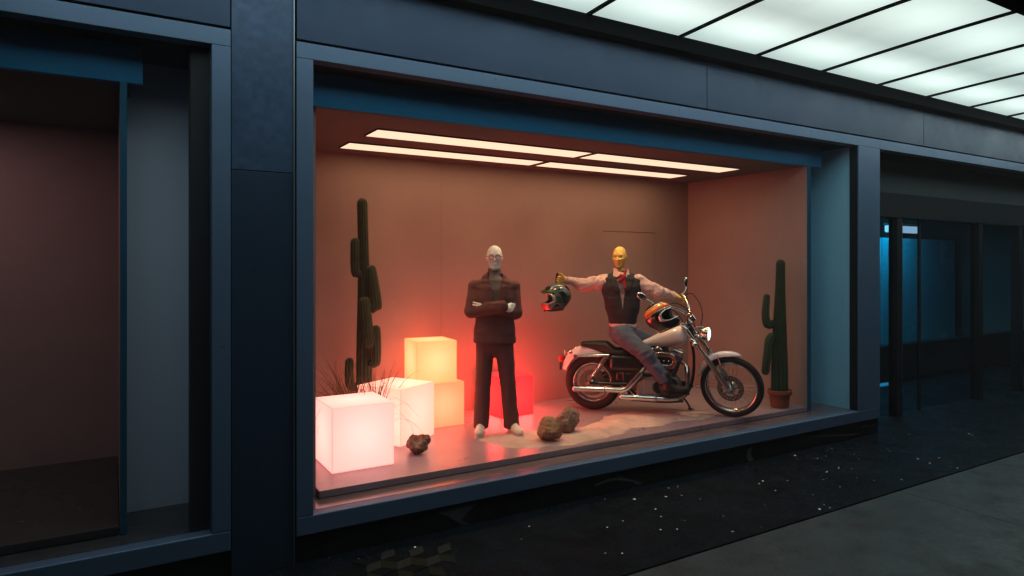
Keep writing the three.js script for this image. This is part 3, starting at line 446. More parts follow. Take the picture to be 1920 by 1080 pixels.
    d = smax(d, -hypot(ax + 0.24, (y - 1.43) * 0.75, z * 0.8) + 0.05, 0.01); d = smax(d, -hypot(ax - 0.2, (y - 1.43) * 0.75, z * 0.8) + 0.05, 0.01);
    d = smax(d, -stack([[1.53, 0.064, 0.06, -0.02, -0.44], [1.66, 0.1, 0.09, 0, -0.44]])(x, y, z), 0.01);
    return d + fold(x, y, z, 0.012, 9) + 0.002 * sstep(0.012, 0, abs(y - 1.06));
  }, [-0.7, 0.96, -0.18], [-0.16, 1.62, 0.19], 0.0078), vest, m);
  // shirt collar, folded over the vest
  const slab = (pts, d, z0) => { const s = new THREE.Shape(pts.map((p) => new THREE.Vector2(...p))); return new THREE.ExtrudeGeometry(s, { depth: d, bevelEnabled: true, bevelSize: 0.003, bevelThickness: 0.003, bevelSegments: 1 }).translate(0, 0, z0); };
  part('collar', [slab([[0, 0.085], [0.055, 0.01], [0.02, -0.02], [-0.022, 0.0], [-0.03, 0.085]], 0.004, 0).rotateX(-0.38).rotateY(-0.3).translate(-0.494, 1.535, 0.098), slab([[0, 0.08], [-0.03, 0.0], [0.01, -0.015], [0.035, 0.01], [0.03, 0.08]], 0.004, 0).rotateX(-0.38).rotateY(0.35).translate(-0.37, 1.53, 0.094)], shirt, m);
  part('neckerchief', mesh(join(0.012, (x, y, z) => hypot(hypot(x + 0.44, z + 0.01) - 0.062, (y - 1.575 - 0.12 * (-z) * 0.6) * 0.6) - 0.011, bone([-0.455, 1.55, 0.09], [-0.395, 1.525, 0.118], 0.012, 0.016), bone([-0.395, 1.52, 0.12], [-0.375, 1.6, 0.075], 0.016, 0.012), bone([-0.395, 1.515, 0.122], [-0.44, 1.475, 0.132], 0.014, 0.021), bone([-0.392, 1.515, 0.124], [-0.378, 1.4, 0.142], 0.012, 0.017), ell([-0.393, 1.522, 0.123], [0.02, 0.018, 0.016])), [-0.53, 1.36, -0.1], [-0.33, 1.65, 0.18], 0.006), scarf, m);
  const legs = [join(0.06, bone(hipN, kneeN, 0.112, 0.083), bone(kneeN, ankN, 0.08, 0.07)), join(0.06, bone(hipF, kneeF, 0.112, 0.083), bone(kneeF, ankF, 0.08, 0.07))], pelv = ell([-0.415, 0.875, 0], [0.145, 0.135, 0.15]), waist = stack([[0.86, 0.142, 0.135, 0, -0.418], [0.968, 0.145, 0.126, 0, -0.42]]);
  part('jeans', mesh((x, y, z) => { let d = smin(smin(legs[0](x, y, z), legs[1](x, y, z), 0.04), smin(pelv(x, y, z), waist(x, y, z), 0.03), 0.05); const cut = min(-((x - ankN[0]) * 0.55 + (y - ankN[1] - 0.01) * -0.83), 1); d = smax(d, -(y - 0.385 + (x - 0.05) * -0.45), 0.006); d += fold(x, y, z, 0.02, 13) + 0.006 * (abs(sin((x * 0.55 - y * 0.83) * 44 + 3 * vn(x * 9, y * 9, z * 9))) - 0.5) * sstep(0.13, 0.05, abs(hypot(x + 0.14, y - 0.67) - 0.04)); return d - 0.004 * sstep(0.02, 0.014, abs(y - 0.95)) * (x < -0.24 ? 1 : 0); }, [-0.62, 0.32, -0.4], [0.2, 1.0, 0.36], 0.0095), denim, m);
  part('belt_clip', [new THREE.TorusGeometry(0.014, 0.004, 6, 14).translate(-0.575, 0.94, 0.03), cyl(V(-0.576, 0.93, 0.03), V(-0.59, 0.84, 0.03), 0.005)], M(0.5, 0.45, 0.42, { metalness: 0.9, roughness: 0.3 }), m);
  for (const [s, a] of [[1, ankN], [-1, ankF]]) {
    const f = join(0.03, bone([a[0] + 0.01, 0.46, a[2]], [a[0] + 0.04, 0.33, a[2]], 0.058, 0.052), ell([a[0] + 0.15, 0.315, a[2]], [0.115, 0.042, 0.048]), ell([a[0] + 0.05, 0.318, a[2]], [0.075, 0.05, 0.045]));
    const b = part('boot', mesh((x, y, z) => smax(f(x, y, z) + fold(x, y, z, 0.008, 20), 0.283 - y, 0.005), [a[0] - 0.1, 0.26, a[2] - 0.09], [a[0] + 0.3, 0.54, a[2] + 0.09], 0.007), bootM, m);
    part('sole', mesh((x, y, z) => max(f(x, max(y, 0.3), z) - 0.003, abs(y - 0.272) - (x < a[0] + 0.06 ? 0.02 : 0.011)), [a[0] - 0.1, 0.24, a[2] - 0.09], [a[0] + 0.3, 0.31, a[2] + 0.09], 0.006), soleM, b);
  }
}
// ---------------------------------------------------------------- motorcycle
const chrome = M(0.78, 0.77, 0.76, { metalness: 1, roughness: 0.13 }), steel = M(0.5, 0.5, 0.5, { metalness: 1, roughness: 0.32 }), satin = M(0.2, 0.2, 0.205, { metalness: 0.9, roughness: 0.42 }), gloss = M(0.012, 0.012, 0.014, { roughness: 0.3, clearcoat: 0.6 }), crinkle = M(0.018, 0.018, 0.02, { roughness: 0.7, bumpMap: grain, bumpScale: 0.001 });
const rubberMat = M(0.014, 0.014, 0.015, { roughness: 0.8, bumpMap: grain, bumpScale: 0.0015 }), hide = M(0.014, 0.012, 0.013, { roughness: 0.55, bumpMap: grain, bumpScale: 0.002 }), pearl = M(0.95, 0.79, 0.82, { roughness: 0.3, clearcoat: 1, clearcoatRoughness: 0.08 });
const bikeGroup = thing('motorcycle', 'pale pearl cruiser motorcycle with chrome pipes and its headlight lit', 'motorcycle', BIKE, BTURN);
const STEER = -0.27, AX = V(0.30, 0.95, 0), ADIR = V(-0.515, 0.857, 0).normalize();
const steerM = new THREE.Matrix4().makeTranslation(AX.x, AX.y, AX.z).multiply(new THREE.Matrix4().makeRotationAxis(ADIR, STEER)).multiply(new THREE.Matrix4().makeTranslation(-AX.x, -AX.y, -AX.z));
{
  const b = bikeGroup, S = (g) => merge(Array.isArray(g) ? g : [g]).clone().applyMatrix4(steerM);
  const axleLathe = (pts, seg = 56) => new THREE.LatheGeometry(pts.map((p) => new THREE.Vector2(...p)), seg).rotateX(PI / 2);
  function wheel(cx, cy, R, rim, w, steer, disc) {
    const F = steer ? S : (g) => merge(Array.isArray(g) ? g : [g]), t = (g) => g.translate(cx, cy, 0), wh = sub('wheel', b), h = w / 2, s = R - rim;
    part('tyre', F(t(axleLathe([[rim + 0.004, -h * 0.72], [rim + s * 0.3, -h * 0.95], [rim + s * 0.62, -h], [R - s * 0.2, -h * 0.82], [R - s * 0.06, -h * 0.5], [R, -h * 0.16], [R, h * 0.16], [R - s * 0.06, h * 0.5], [R - s * 0.2, h * 0.82], [rim + s * 0.62, h], [rim + s * 0.3, h * 0.95], [rim + 0.004, h * 0.72], [rim + 0.004, -h * 0.72]]))), rubberMat, wh);
    part('rim', F(t(axleLathe([[rim + 0.006, -h * 0.74], [rim + 0.002, -h * 0.8], [rim - 0.01, -h * 0.72], [rim - 0.016, -h * 0.5], [rim - 0.026, -h * 0.15], [rim - 0.026, h * 0.15], [rim - 0.016, h * 0.5], [rim - 0.01, h * 0.72], [rim + 0.002, h * 0.8], [rim + 0.006, h * 0.74]]))), chrome, wh);
    part('hub', F(t(axleLathe([[0.004, -0.07], [0.018, -0.07], [0.02, -0.055], [0.045, -0.052], [0.046, -0.043], [0.026, -0.036], [0.026, 0.036], [0.046, 0.043], [0.045, 0.052], [0.02, 0.055], [0.018, 0.07], [0.004, 0.07]], 28))), steel, wh);
    const sp = []; for (let i = 0; i < 40; i++) { const a = (i / 40) * 2 * PI, k = i % 4 < 2 ? 1 : -1, o = (i % 2 ? 1 : -1) * 0.42; sp.push(cyl(V(cos(a + o) * 0.043, sin(a + o) * 0.043, 0.046 * k), V(cos(a) * (rim - 0.018), sin(a) * (rim - 0.018), 0.008 * k), 0.0021, 0.0021, 5)); }
    part('spokes', F(t(merge(sp))), steel, wh, 'stuff');
    const ring = new THREE.Shape(); ring.absarc(0, 0, disc, 0, 2 * PI); const ho = new THREE.Path(); ho.absarc(0, 0, disc * 0.62, 0, 2 * PI); ring.holes.push(ho);
    for (let i = 0; i < 24; i++) { const a = (i / 24) * 2 * PI, p = new THREE.Path(); p.absarc(cos(a) * disc * (0.76 + 0.1 * (i % 2)), sin(a) * disc * (0.76 + 0.1 * (i % 2)), 0.006, 0, 2 * PI); ring.holes.push(p); }
    const arms = []; for (let i = 0; i < 5; i++) { const a = (i / 5) * 2 * PI; arms.push(cyl(V(cos(a) * 0.035, sin(a) * 0.035, 0.062), V(cos(a + 0.25) * disc * 0.7, sin(a + 0.25) * disc * 0.7, 0.066), 0.009, 0.007, 6)); }
    part('brake_disc', F([t(new THREE.ExtrudeGeometry(ring, { depth: 0.005, bevelEnabled: false, curveSegments: 40 }).translate(0, 0, 0.064)), ...arms.map(t)]), satin, wh);
    return wh;
  }
  wheel(-0.757, 0.318, 0.318, 0.215, 0.135, false, 0.146);
  wheel(0.757, 0.335, 0.335, 0.27, 0.085, true, 0.14);
  // sheet metal over a wheel: crest points with half width and how far the sides come down
  function fender(crest, th) {
    const rings = [], c = new THREE.CatmullRomCurve3(crest.map((p) => V(p[0], p[1], 0))), N = 36;
    for (let i = 0; i <= N; i++) {
      const t = i / N, f = t * (crest.length - 1), k = min(floor(f), crest.length - 2), q = f - k, w = mix(crest[k][2], crest[k + 1][2], q), dr = mix(crest[k][3], crest[k + 1][3], q), p = c.getPoint(t), tg = c.getTangent(t), nx = -tg.y, ny = tg.x, sgn = ny > 0 || (ny === 0 && nx > 0) ? 1 : -1, r = [];
      const nrm = [nx * sgn, ny * sgn]; if (nrm[0] * (p.x - c.getPoint(0.5).x) < 0 && abs(nrm[1]) < 0.3) { nrm[0] *= -1; nrm[1] *= -1; }
      const prof = (o) => { const l = []; for (let j = 0; j <= 14; j++) { const a = -1 + (2 * j) / 14, s = abs(a), z = Math.sign(a) * min(1, Math.pow(s, 0.62)) * (w - o), d = -dr * Math.pow(s, 2.6) - o; l.push([p.x + nrm[0] * d, p.y + nrm[1] * d, z]); } return l; };
      r.push(...prof(0), ...prof(th).reverse()); rings.push(r);
    }
    return loft(rings);
  }
  part('rear_fender', fender([[-1.115, 0.462, 0.085, 0.055], [-1.085, 0.56, 0.088, 0.075], [-1.02, 0.66, 0.09, 0.09], [-0.92, 0.722, 0.09, 0.1], [-0.8, 0.745, 0.09, 0.1], [-0.68, 0.735, 0.09, 0.09], [-0.56, 0.7, 0.085, 0.06]], 0.004), pearl, b);
  part('front_fender', S(fender([[0.862, 0.688, 0.012, 0.006], [0.82, 0.712, 0.04, 0.025], [0.74, 0.726, 0.052, 0.045], [0.62, 0.71, 0.055, 0.05], [0.5, 0.645, 0.055, 0.045], [0.43, 0.55, 0.055, 0.04], [0.395, 0.44, 0.05, 0.03]], 0.003)), pearl, b);
  for (const s of [1, -1]) part('fender_brace', S(tube([[0.62, 0.69, 0.062 * s], [0.66, 0.6, 0.088 * s], [0.68, 0.55, 0.1 * s]], 0.006, 12, 6)), chrome, b);
  // frame, swing arm, boxes
  part('frame', [tube([[0.31, 0.93, 0], [0.1, 0.83, 0], [-0.2, 0.74, 0], [-0.45, 0.66, 0]], 0.024), ...[-1, 1].flatMap((s) => [tube([[0.325, 0.87, 0.02 * s], [0.36, 0.62, 0.05 * s], [0.33, 0.34, 0.075 * s], [0.24, 0.2, 0.09 * s], [0.0, 0.175, 0.1 * s], [-0.3, 0.19, 0.11 * s], [-0.38, 0.3, 0.11 * s]], 0.0165, 60), tube([[-0.2, 0.735, 0.04 * s], [-0.4, 0.67, 0.095 * s], [-0.62, 0.66, 0.105 * s]], 0.015, 24), tube([[-0.4, 0.67, 0.095 * s], [-0.4, 0.45, 0.11 * s], [-0.38, 0.3, 0.11 * s]], 0.015, 24)]), cyl(V(0.335, 0.865, 0), V(0.29, 1.0, 0), 0.035)], gloss, b);
  part('swing_arm', [-1, 1].map((s) => rbox2([-0.36, 0.325, 0.115 * s], [-0.8, 0.318, 0.115 * s], 0.022)), gloss, b);
  function rbox2(a, c, r) { return cyl(V(...a), V(...c), r, r * 0.8, 10); }
  part('oil_tank', mesh((x, y, z) => smin(rbox([-0.36, 0.56, 0.02], [0.2, 0.095, 0.135], 0.05)(x, y, z), rbox([-0.34, 0.43, 0.0], [0.15, 0.09, 0.11], 0.03)(x, y, z), 0.04), [-0.62, 0.3, -0.16], [-0.1, 0.68, 0.18], 0.011), gloss, b);
  part('belt_guard', [box(-0.78, -0.3, 0.3, 0.42, -0.135, -0.12, 0.006), new THREE.TorusGeometry(0.1, 0.012, 8, 36).translate(-0.757, 0.318, -0.105)], gloss, b);
  // saddle
  part('seat', mesh((x, y, z) => {
    const t = clamp((x + 0.9) / 0.68), top = mix(0.775, 0.79, sstep(0, 0.35, t)) - 0.075 * sstep(0.42, 0.6, t) + 0.03 * sstep(0.8, 1, t), bot = mix(0.72, 0.635, sstep(0.0, 0.5, t)) + 0.05 * sstep(0.75, 1, t), w = mix(0.1, 0.145, sstep(0.2, 0.65, t)) - 0.075 * sstep(0.72, 1, t), c = (top + bot) / 2, h = (top - bot) / 2;
    const r = Math.pow(Math.pow(abs(y - c) / h, 3) + Math.pow(abs(z) / w, 3), 1 / 3); return smax((r - 1) * min(h, w), max(x + 0.235, -0.9 - x), 0.04) + 0.003 * sstep(0.008, 0, abs(abs(z) - w * 0.72));
  }, [-0.94, 0.58, -0.17], [-0.2, 0.84, 0.17], 0.0095), hide, b);
  // fuel tank
  part('fuel_tank', mesh((x, y, z) => {
    const t = clamp((x + 0.245) / 0.535), top = mix(0.785, 0.985, sstep(-0.1, 0.85, t)) - 0.03 * sstep(0.86, 1, t), bot = 0.742 + 0.035 * sstep(0.55, 1, t), w = mix(0.045, 0.135, sstep(0, 0.75, t)) - 0.02 * sstep(0.85, 1, t), c = mix(top, bot, 0.55), up = top - c, dn = c - bot, h = y > c ? up : dn;
    const r = Math.pow(Math.pow(abs(y - c) / h, 2.5) + Math.pow(abs(z) / w, 2.3), 1 / 2.4); let d = smax((r - 1) * min(h, w), max(x - 0.29, -0.245 - x), 0.07); d = smax(d, -(hypot(z, y - 0.74) - 0.035), 0.02); return d + 0.002 * sstep(0.006, 0, abs(x - 0.17 - (y - 0.86) * 0.35));
  }, [-0.28, 0.71, -0.16], [0.32, 1.01, 0.16], 0.0085), pearl, b);
  part('filler_cap', new THREE.LatheGeometry([[0, 0.016], [0.022, 0.014], [0.03, 0.006], [0.03, -0.01]].map((p) => new THREE.Vector2(...p)), 24).rotateZ(0.16).translate(0.1, 0.965, 0.04), chrome, b);
  // engine
  const en = sub('engine', b);
  part('crankcase', mesh((x, y, z) => { let d = smin(ell([0.06, 0.33, 0], [0.17, 0.135, 0.13])(x, y, z), rbox([-0.17, 0.34, 0], [0.15, 0.095, 0.12], 0.05)(x, y, z), 0.05); return smin(d, rbox([0.08, 0.29, 0.09], [0.15, 0.075, 0.06], 0.045)(x, y, z), 0.02); }, [-0.35, 0.16, -0.17], [0.26, 0.5, 0.19], 0.011), satin, en);
  part('sprocket_cover', mesh((x, y, z) => smin(rbox([-0.13, 0.315, 0.125], [0.125, 0.115, 0.02], 0.018)(x, y, z) + max(0, -(x + 0.13) * 0.25 + (y - 0.37) * 0.4), rbox([-0.1, 0.31, 0.14], [0.07, 0.08, 0.012], 0.01)(x, y, z), 0.015), [-0.28, 0.17, 0.08], [0.03, 0.46, 0.17], 0.0065), M(0.4, 0.34, 0.34, { metalness: 0.4, roughness: 0.5 }), en);
  part('cam_cover', mesh((x, y, z) => max(smin(hypot(x - 0.1, y - 0.34) - 0.09, hypot(x + 0.02, y - 0.31) - 0.065, 0.08), abs(z - 0.15) - 0.018 + 0.012 * sstep(0.05, 0.1, hypot(x - 0.08, y - 0.33))), [-0.12, 0.2, 0.11], [0.22, 0.46, 0.19], 0.006), gloss, en);
  for (const s of [-1, 1]) {
    const a = -s * 0.393, q = (g) => g.rotateZ(a).translate(0.03 + s * 0.035, 0.4, 0), fins = [];
    for (let i = 0; i < 11; i++) fins.push(q(new RoundedBoxGeometry(0.172 - 0.002 * i, 0.0058, 0.16, 1, 0.0025).translate(0, 0.055 + i * 0.0155, 0)));
    part('cylinder', q(new THREE.CylinderGeometry(0.062, 0.062, 0.19, 24).translate(0, 0.125, 0)), crinkle, en);
    part('fins', fins, satin, en);
    part('cylinder_head', q(new RoundedBoxGeometry(0.155, 0.075, 0.15, 3, 0.02).translate(0, 0.26, 0)), satin, en);
    part('rocker_cover', [q(new RoundedBoxGeometry(0.145, 0.05, 0.135, 4, 0.022).translate(0, 0.318, 0)), q(new RoundedBoxGeometry(0.1, 0.02, 0.09, 3, 0.009).translate(0, 0.346, 0))], chrome, en);
    for (const o of [-0.02, 0.022]) part('pushrod_tube', cyl(V(0.03 + s * 0.035 + o, 0.38, 0.118), V(0.03 + s * 0.035 - sin(a) * 0.25 + o * 1.3, 0.4 + cos(a) * 0.24, 0.085), 0.0105, 0.0105, 10), chrome, en);
  }
  const oval = (a, h) => { const s = new THREE.Shape(); s.absarc(a - h, 0, h, -PI / 2, PI / 2); s.absarc(h - a, 0, h, PI / 2, (3 * PI) / 2); return s; };
  const ac = sub('air_cleaner', b), AC = (g) => g.rotateZ(-0.06).translate(0.045, 0.612, 0);
  part('backing_plate', AC(new THREE.ExtrudeGeometry(oval(0.125, 0.076), { depth: 0.04, bevelEnabled: true, bevelSize: 0.006, bevelThickness: 0.006, bevelSegments: 2, curveSegments: 20 }).translate(0, 0, 0.13)), crinkle, ac);
  { const s = oval(0.128, 0.08); s.holes.push(new THREE.Path(oval(0.096, 0.049).getPoints(24))); part('chrome_ring', AC(new THREE.ExtrudeGeometry(s, { depth: 0.014, bevelEnabled: true, bevelSize: 0.01, bevelThickness: 0.012, bevelSegments: 5, curveSegments: 24 }).translate(0, 0, 0.18)), chrome, ac); }
  part('cover_insert', AC(new THREE.ExtrudeGeometry(oval(0.088, 0.041), { depth: 0.012, bevelEnabled: true, bevelSize: 0.006, bevelThickness: 0.005, bevelSegments: 3, curveSegments: 20 }).translate(0, 0, 0.181)), gloss, ac);
  part('cover_screw', [-0.05, 0, 0.05].map((x) => AC(ball(x, 0, 0.2, 0.009, 1, 1, 0.6))), chrome, ac);
  // pipes
  const pipe = (pts, r, n) => tube(pts, r, n, 14), ex = sub('exhaust', b);
  part('header_pipe', pipe([[0.2, 0.585, 0.03], [0.26, 0.575, 0.07], [0.285, 0.5, 0.14], [0.292, 0.38, 0.17], [0.265, 0.26, 0.185], [0.16, 0.205, 0.192], [0.02, 0.2, 0.195], [-0.06, 0.2, 0.195]], 0.0215, 80), steel, ex);
  part('heat_shield', [pipe([[0.289, 0.545, 0.125], [0.295, 0.47, 0.155], [0.295, 0.375, 0.173]], 0.027, 24), pipe([[0.2, 0.215, 0.195], [0.1, 0.2, 0.2], [-0.03, 0.199, 0.203]], 0.0265, 24)], chrome, ex);
  const muffler = (p) => { const c = new THREE.CatmullRomCurve3(P(p), false, 'catmullrom', 0.1), n = 40, rings = []; for (let i = 0; i <= n; i++) { const t = i / n, q = c.getPointAt(t), d = c.getTangentAt(t), u = V(-d.y, d.x, 0).normalize(), r = 0.034 * sstep(0, 0.06, t + 0.02) * (t > 0.965 ? 1 : 1), ring = []; for (let j = 0; j < 20; j++) { const a = (j / 20) * 2 * PI; ring.push([q.x + u.x * cos(a) * r, q.y + u.y * cos(a) * r, q.z + sin(a) * r]); } rings.push(ring); } return loft(rings); };
  part('muffler', muffler([[-0.02, 0.198, 0.2], [-0.2, 0.198, 0.2], [-0.43, 0.196, 0.2]]), chrome, ex);
  part('muffler', muffler([[-0.36, 0.272, 0.2], [-0.6, 0.268, 0.2], [-0.955, 0.262, 0.2]]), chrome, ex);
  part('header_pipe', pipe([[-0.12, 0.6, 0.06], [-0.15, 0.54, 0.15], [-0.21, 0.46, 0.185], [-0.33, 0.315, 0.2], [-0.385, 0.275, 0.2], [-0.44, 0.271, 0.2]], 0.022, 60), steel, ex);
  part('heat_shield', pipe([[-0.2, 0.472, 0.19], [-0.3, 0.352, 0.203], [-0.352, 0.294, 0.204], [-0.41, 0.272, 0.204], [-0.46, 0.271, 0.203]], 0.031, 44), chrome, ex);
  part('muffler_tip', [[-0.434, 0.196], [-0.959, 0.262]].map(([x, y]) => cyl(V(x + 0.004, y, 0.2), V(x - 0.003, y, 0.2), 0.026, 0.026, 18)), M(0.004, 0.004, 0.004, { roughness: 0.9 }), ex);
  part('pipe_clamp', [cyl(V(-0.585, 0.268, 0.2), V(-0.6, 0.268, 0.2), 0.0365, 0.0365, 20), cyl(V(-0.045, 0.198, 0.2), V(-0.06, 0.198, 0.2), 0.036, 0.036, 20)], steel, ex);
  // rear shocks and chrome fender struts
  for (const s of [1, -1]) {
    const a = V(-0.585, 0.628, 0.145 * s), c = V(-0.79, 0.325, 0.145 * s), sh = sub('rear_shock', b), pts = [], d = V().subVectors(c, a), u = V(-d.y, d.x, 0).normalize(), w = V(0, 0, 1);
    for (let i = 0; i <= 150; i++) { const t = 0.28 + (i / 150) * 0.5, k = i / 150 * 11 * 2 * PI, p = a.clone().addScaledVector(d, t).addScaledVector(u, cos(k) * 0.0235).addScaledVector(w, sin(k) * 0.0235); pts.push([p.x, p.y, p.z]); }
    part('spring', tube(pts, 0.0055, 260, 6), chrome, sh);
    part('damper', [cyl(a, a.clone().addScaledVector(d, 0.3), 0.027, 0.027), cyl(a.clone().addScaledVector(d, 0.3), c, 0.013, 0.013), cyl(c.clone().addScaledVector(d, -0.24), c, 0.018, 0.02)], satin, sh);
    part('shock_eye', [cyl(V(a.x, a.y, a.z - 0.02 * s), V(a.x, a.y, a.z + 0.028 * s), 0.022), cyl(V(c.x, c.y, c.z - 0.02 * s), V(c.x, c.y, c.z + 0.028 * s), 0.021)], chrome, sh);
    part('fender_strut', [capTube([[-0.945, 0.618, 0.108 * s], [-0.78, 0.628, 0.115 * s], [-0.56, 0.642, 0.118 * s]], 0.017, 20, 10), cyl(V(-0.945, 0.618, 0.1 * s), V(-0.945, 0.618, 0.128 * s), 0.022), cyl(V(-0.7, 0.632, 0.118 * s), V(-0.66, 0.634, 0.119 * s), 0.021)], chrome, b);
    part('turn_signal', [cyl(V(-0.985, 0.655, 0.06 * s), V(-0.99, 0.665, 0.165 * s), 0.007), ball(-0.995, 0.667, 0.18 * s, 0.028, 1.1, 0.9, 0.9)], chrome, b);
  }
  part('tail_light', mesh((x, y, z) => smax(rbox([-1.125, 0.575, 0], [0.03, 0.038, 0.05], 0.018)(x, y, z), -1, 0.001), [-1.17, 0.52, -0.07], [-1.08, 0.63, 0.07], 0.006), M(0.5, 0.004, 0.012, { roughness: 0.15, clearcoat: 1 }), b);
  part('tail_bracket', [box(-1.105, -1.06, 0.545, 0.605, -0.035, 0.035, 0.008), cyl(V(-1.08, 0.61, 0), V(-1.09, 0.665, 0), 0.009)], chrome, b);
  part('licence_bracket', box(-1.135, -1.128, 0.44, 0.53, -0.08, 0.08, 0.003), gloss, b);
  // fork
  for (const s of [1, -1]) {
    const top = V(0.275, 1.0, 0.105 * s), mid = V(0.57, 0.545, 0.105 * s), low = V(0.757, 0.315, 0.105 * s), fk = sub('fork_leg', b), dd = V().subVectors(low, top).normalize(), at = (k) => top.clone().addScaledVector(dd, k);
    low.copy(at(top.distanceTo(low)));
    part('fork_tube', S(cyl(at(-0.03), at(0.5), 0.0215, 0.0215, 18)), chrome, fk);
    part('slider', S([cyl(at(0.4), at(0.84), 0.0285, 0.027, 18), cyl(at(0.385), at(0.41), 0.031, 0.031, 18), ball(low.x, low.y, low.z, 0.034, 1, 1, 0.8)]), steel, fk);
    part('fork_cap', S([cyl(at(-0.042), at(-0.028), 0.017, 0.02, 8), cyl(at(0.19), at(0.235), 0.029, 0.029, 18)]), chrome, fk);
  }
  part('triple_clamp', S([rb([0.29, 0.985, 0], 0.035, 0.016), rb([0.38, 0.845, 0], 0.036, 0.018)]), chrome, b);
  function rb(c, hx, hy) { return new RoundedBoxGeometry(hx * 2.2, hy * 2, 0.275, 3, 0.013).rotateZ(-0.54).translate(...c); }
  part('front_axle', S(cyl(V(0.757, 0.335, -0.14), V(0.757, 0.335, 0.14), 0.013)), chrome, b);
  part('brake_caliper', S(new RoundedBoxGeometry(0.085, 0.12, 0.05, 3, 0.016).rotateZ(0.5).translate(0.655, 0.44, 0.075)), satin, b);
  // headlamp
  const hl = sub('headlight', b), HC = [0.505, 0.905, 0], lampProf = [[0, -0.1], [0.03, -0.095], [0.058, -0.075], [0.076, -0.035], [0.083, 0.0], [0.086, 0.008], [0.088, 0.018], [0.081, 0.022], [0.076, 0.014]];
  part('lamp_shell', S(new THREE.LatheGeometry(lampProf.map((p) => new THREE.Vector2(...p)), 36).rotateZ(-PI / 2).translate(...HC)), chrome, hl);
  part('lamp_lens', S(new THREE.LatheGeometry([[0, 0.034], [0.03, 0.031], [0.055, 0.024], [0.0755, 0.012]].map((p) => new THREE.Vector2(...p)), 32).rotateZ(-PI / 2).translate(...HC)), M(0.6, 0.65, 0.62, { roughness: 0.1, emissive: C(0.8, 1.0, 0.9), emissiveIntensity: 3, emissiveMap: tex(64, 64, (u, v) => 0.85 + 0.15 * sin(u * 60) * sin(v * 9)) }), hl);
  part('lamp_bracket', S([tube([[0.4, 0.86, 0], [0.44, 0.845, 0], [0.5, 0.83, 0]], 0.014, 12, 8), box(0.36, 0.47, 0.975, 0.99, -0.02, 0.02, 0.005)]), chrome, hl);
  part('indicator', S([1, -1].flatMap((s) => [cyl(V(0.41, 0.83, 0.12 * s), V(0.41, 0.83, 0.19 * s), 0.007), ball(0.415, 0.83, 0.205 * s, 0.03, 1.1, 0.95, 0.95)])), chrome, b);
  part('speedometer', S([new THREE.CylinderGeometry(0.045, 0.036, 0.06, 24).rotateZ(0.75).translate(0.345, 1.06, 0), new THREE.TorusGeometry(0.043, 0.006, 8, 28).rotateX(PI / 2).rotateZ(0.75).translate(0.326, 1.081, 0)]), chrome, b);
  // handlebar, mirrors, levers, cables
  part('handlebar', tube([[-0.01, 1.19, 0.29], [0.07, 1.205, 0.24], [0.2, 1.17, 0.13], [0.285, 1.115, 0.06], [0.3, 1.1, 0], [0.315, 1.125, -0.08], [0.285, 1.235, -0.17], [0.24, 1.305, -0.245], [0.21, 1.3, -0.31]], 0.0128, 90, 10), chrome, b);
  part('riser', [cyl(V(0.285, 1.01, 0.04), V(0.295, 1.1, 0.042), 0.018), cyl(V(0.295, 1.01, -0.04), V(0.305, 1.105, -0.042), 0.018), box(0.275, 0.325, 1.085, 1.125, -0.06, 0.06, 0.012)], chrome, b);
  part('grip', [cyl(V(-0.005, 1.19, 0.287), V(-0.12, 1.165, 0.37), 0.0175), cyl(V(-0.1, 1.17, 0.355), V(-0.128, 1.163, 0.376), 0.02)], rubberMat, b);
  part('grip', [cyl(V(0.216, 1.3, -0.3), V(0.165, 1.283, -0.415), 0.0175), cyl(V(0.17, 1.285, -0.4), V(0.158, 1.281, -0.43), 0.02)], rubberMat, b);
  part('switch_housing', [ball(0.035, 1.198, 0.265, 0.03, 1.2, 0.9, 1), ball(0.222, 1.302, -0.285, 0.031, 1, 0.9, 1.1), new RoundedBoxGeometry(0.07, 0.035, 0.035, 3, 0.01).rotateY(0.6).translate(0.07, 1.228, 0.265)], gloss, b);
  part('lever', [tube([[0.05, 1.195, 0.285], [-0.02, 1.17, 0.36], [-0.09, 1.145, 0.415]], 0.0055, 16, 6), tube([[0.255, 1.3, -0.3], [0.235, 1.285, -0.37], [0.19, 1.265, -0.44]], 0.0055, 16, 6)], chrome, b);
  const mir = (c, tilt, turn, stem, n) => { const g = sub('mirror', b); part('mirror_shell', new THREE.SphereGeometry(1, 24, 16).scale(0.058, 0.037, 0.014).rotateZ(tilt).rotateY(turn).translate(...c), chrome, g); part('mirror_stem', tube(stem, 0.0055, 20, 8), chrome, g); };
  mir([-0.185, 1.315, 0.31], -0.62, 0.3, [[0.04, 1.22, 0.275], [-0.04, 1.235, 0.3], [-0.13, 1.285, 0.308]]);
  mir([0.275, 1.455, -0.36], 1.45, 0.95, [[0.225, 1.315, -0.29], [0.262, 1.36, -0.32], [0.272, 1.405, -0.35]]);
  part('cable', [tube([[0.23, 1.3, -0.28], [0.33, 1.33, -0.26], [0.42, 1.22, -0.22], [0.45, 1.08, -0.15], [0.41, 0.9, -0.09]], 0.0055, 50, 6), tube([[0.05, 1.2, 0.26], [0.17, 1.24, 0.18], [0.33, 1.12, 0.08], [0.37, 0.97, 0.05]], 0.005, 40, 6), tube([[0.03, 1.19, 0.25], [0.15, 1.16, 0.2], [0.25, 1.0, 0.1], [0.22, 0.86, 0.05]], 0.005, 40, 6)], rubberMat, b);
  part('horn_cover', mesh(ell([-0.04, 0.66, -0.16], [0.06, 0.07, 0.05]), [-0.12, 0.57, -0.23], [0.04, 0.75, -0.09], 0.01), chrome, b);
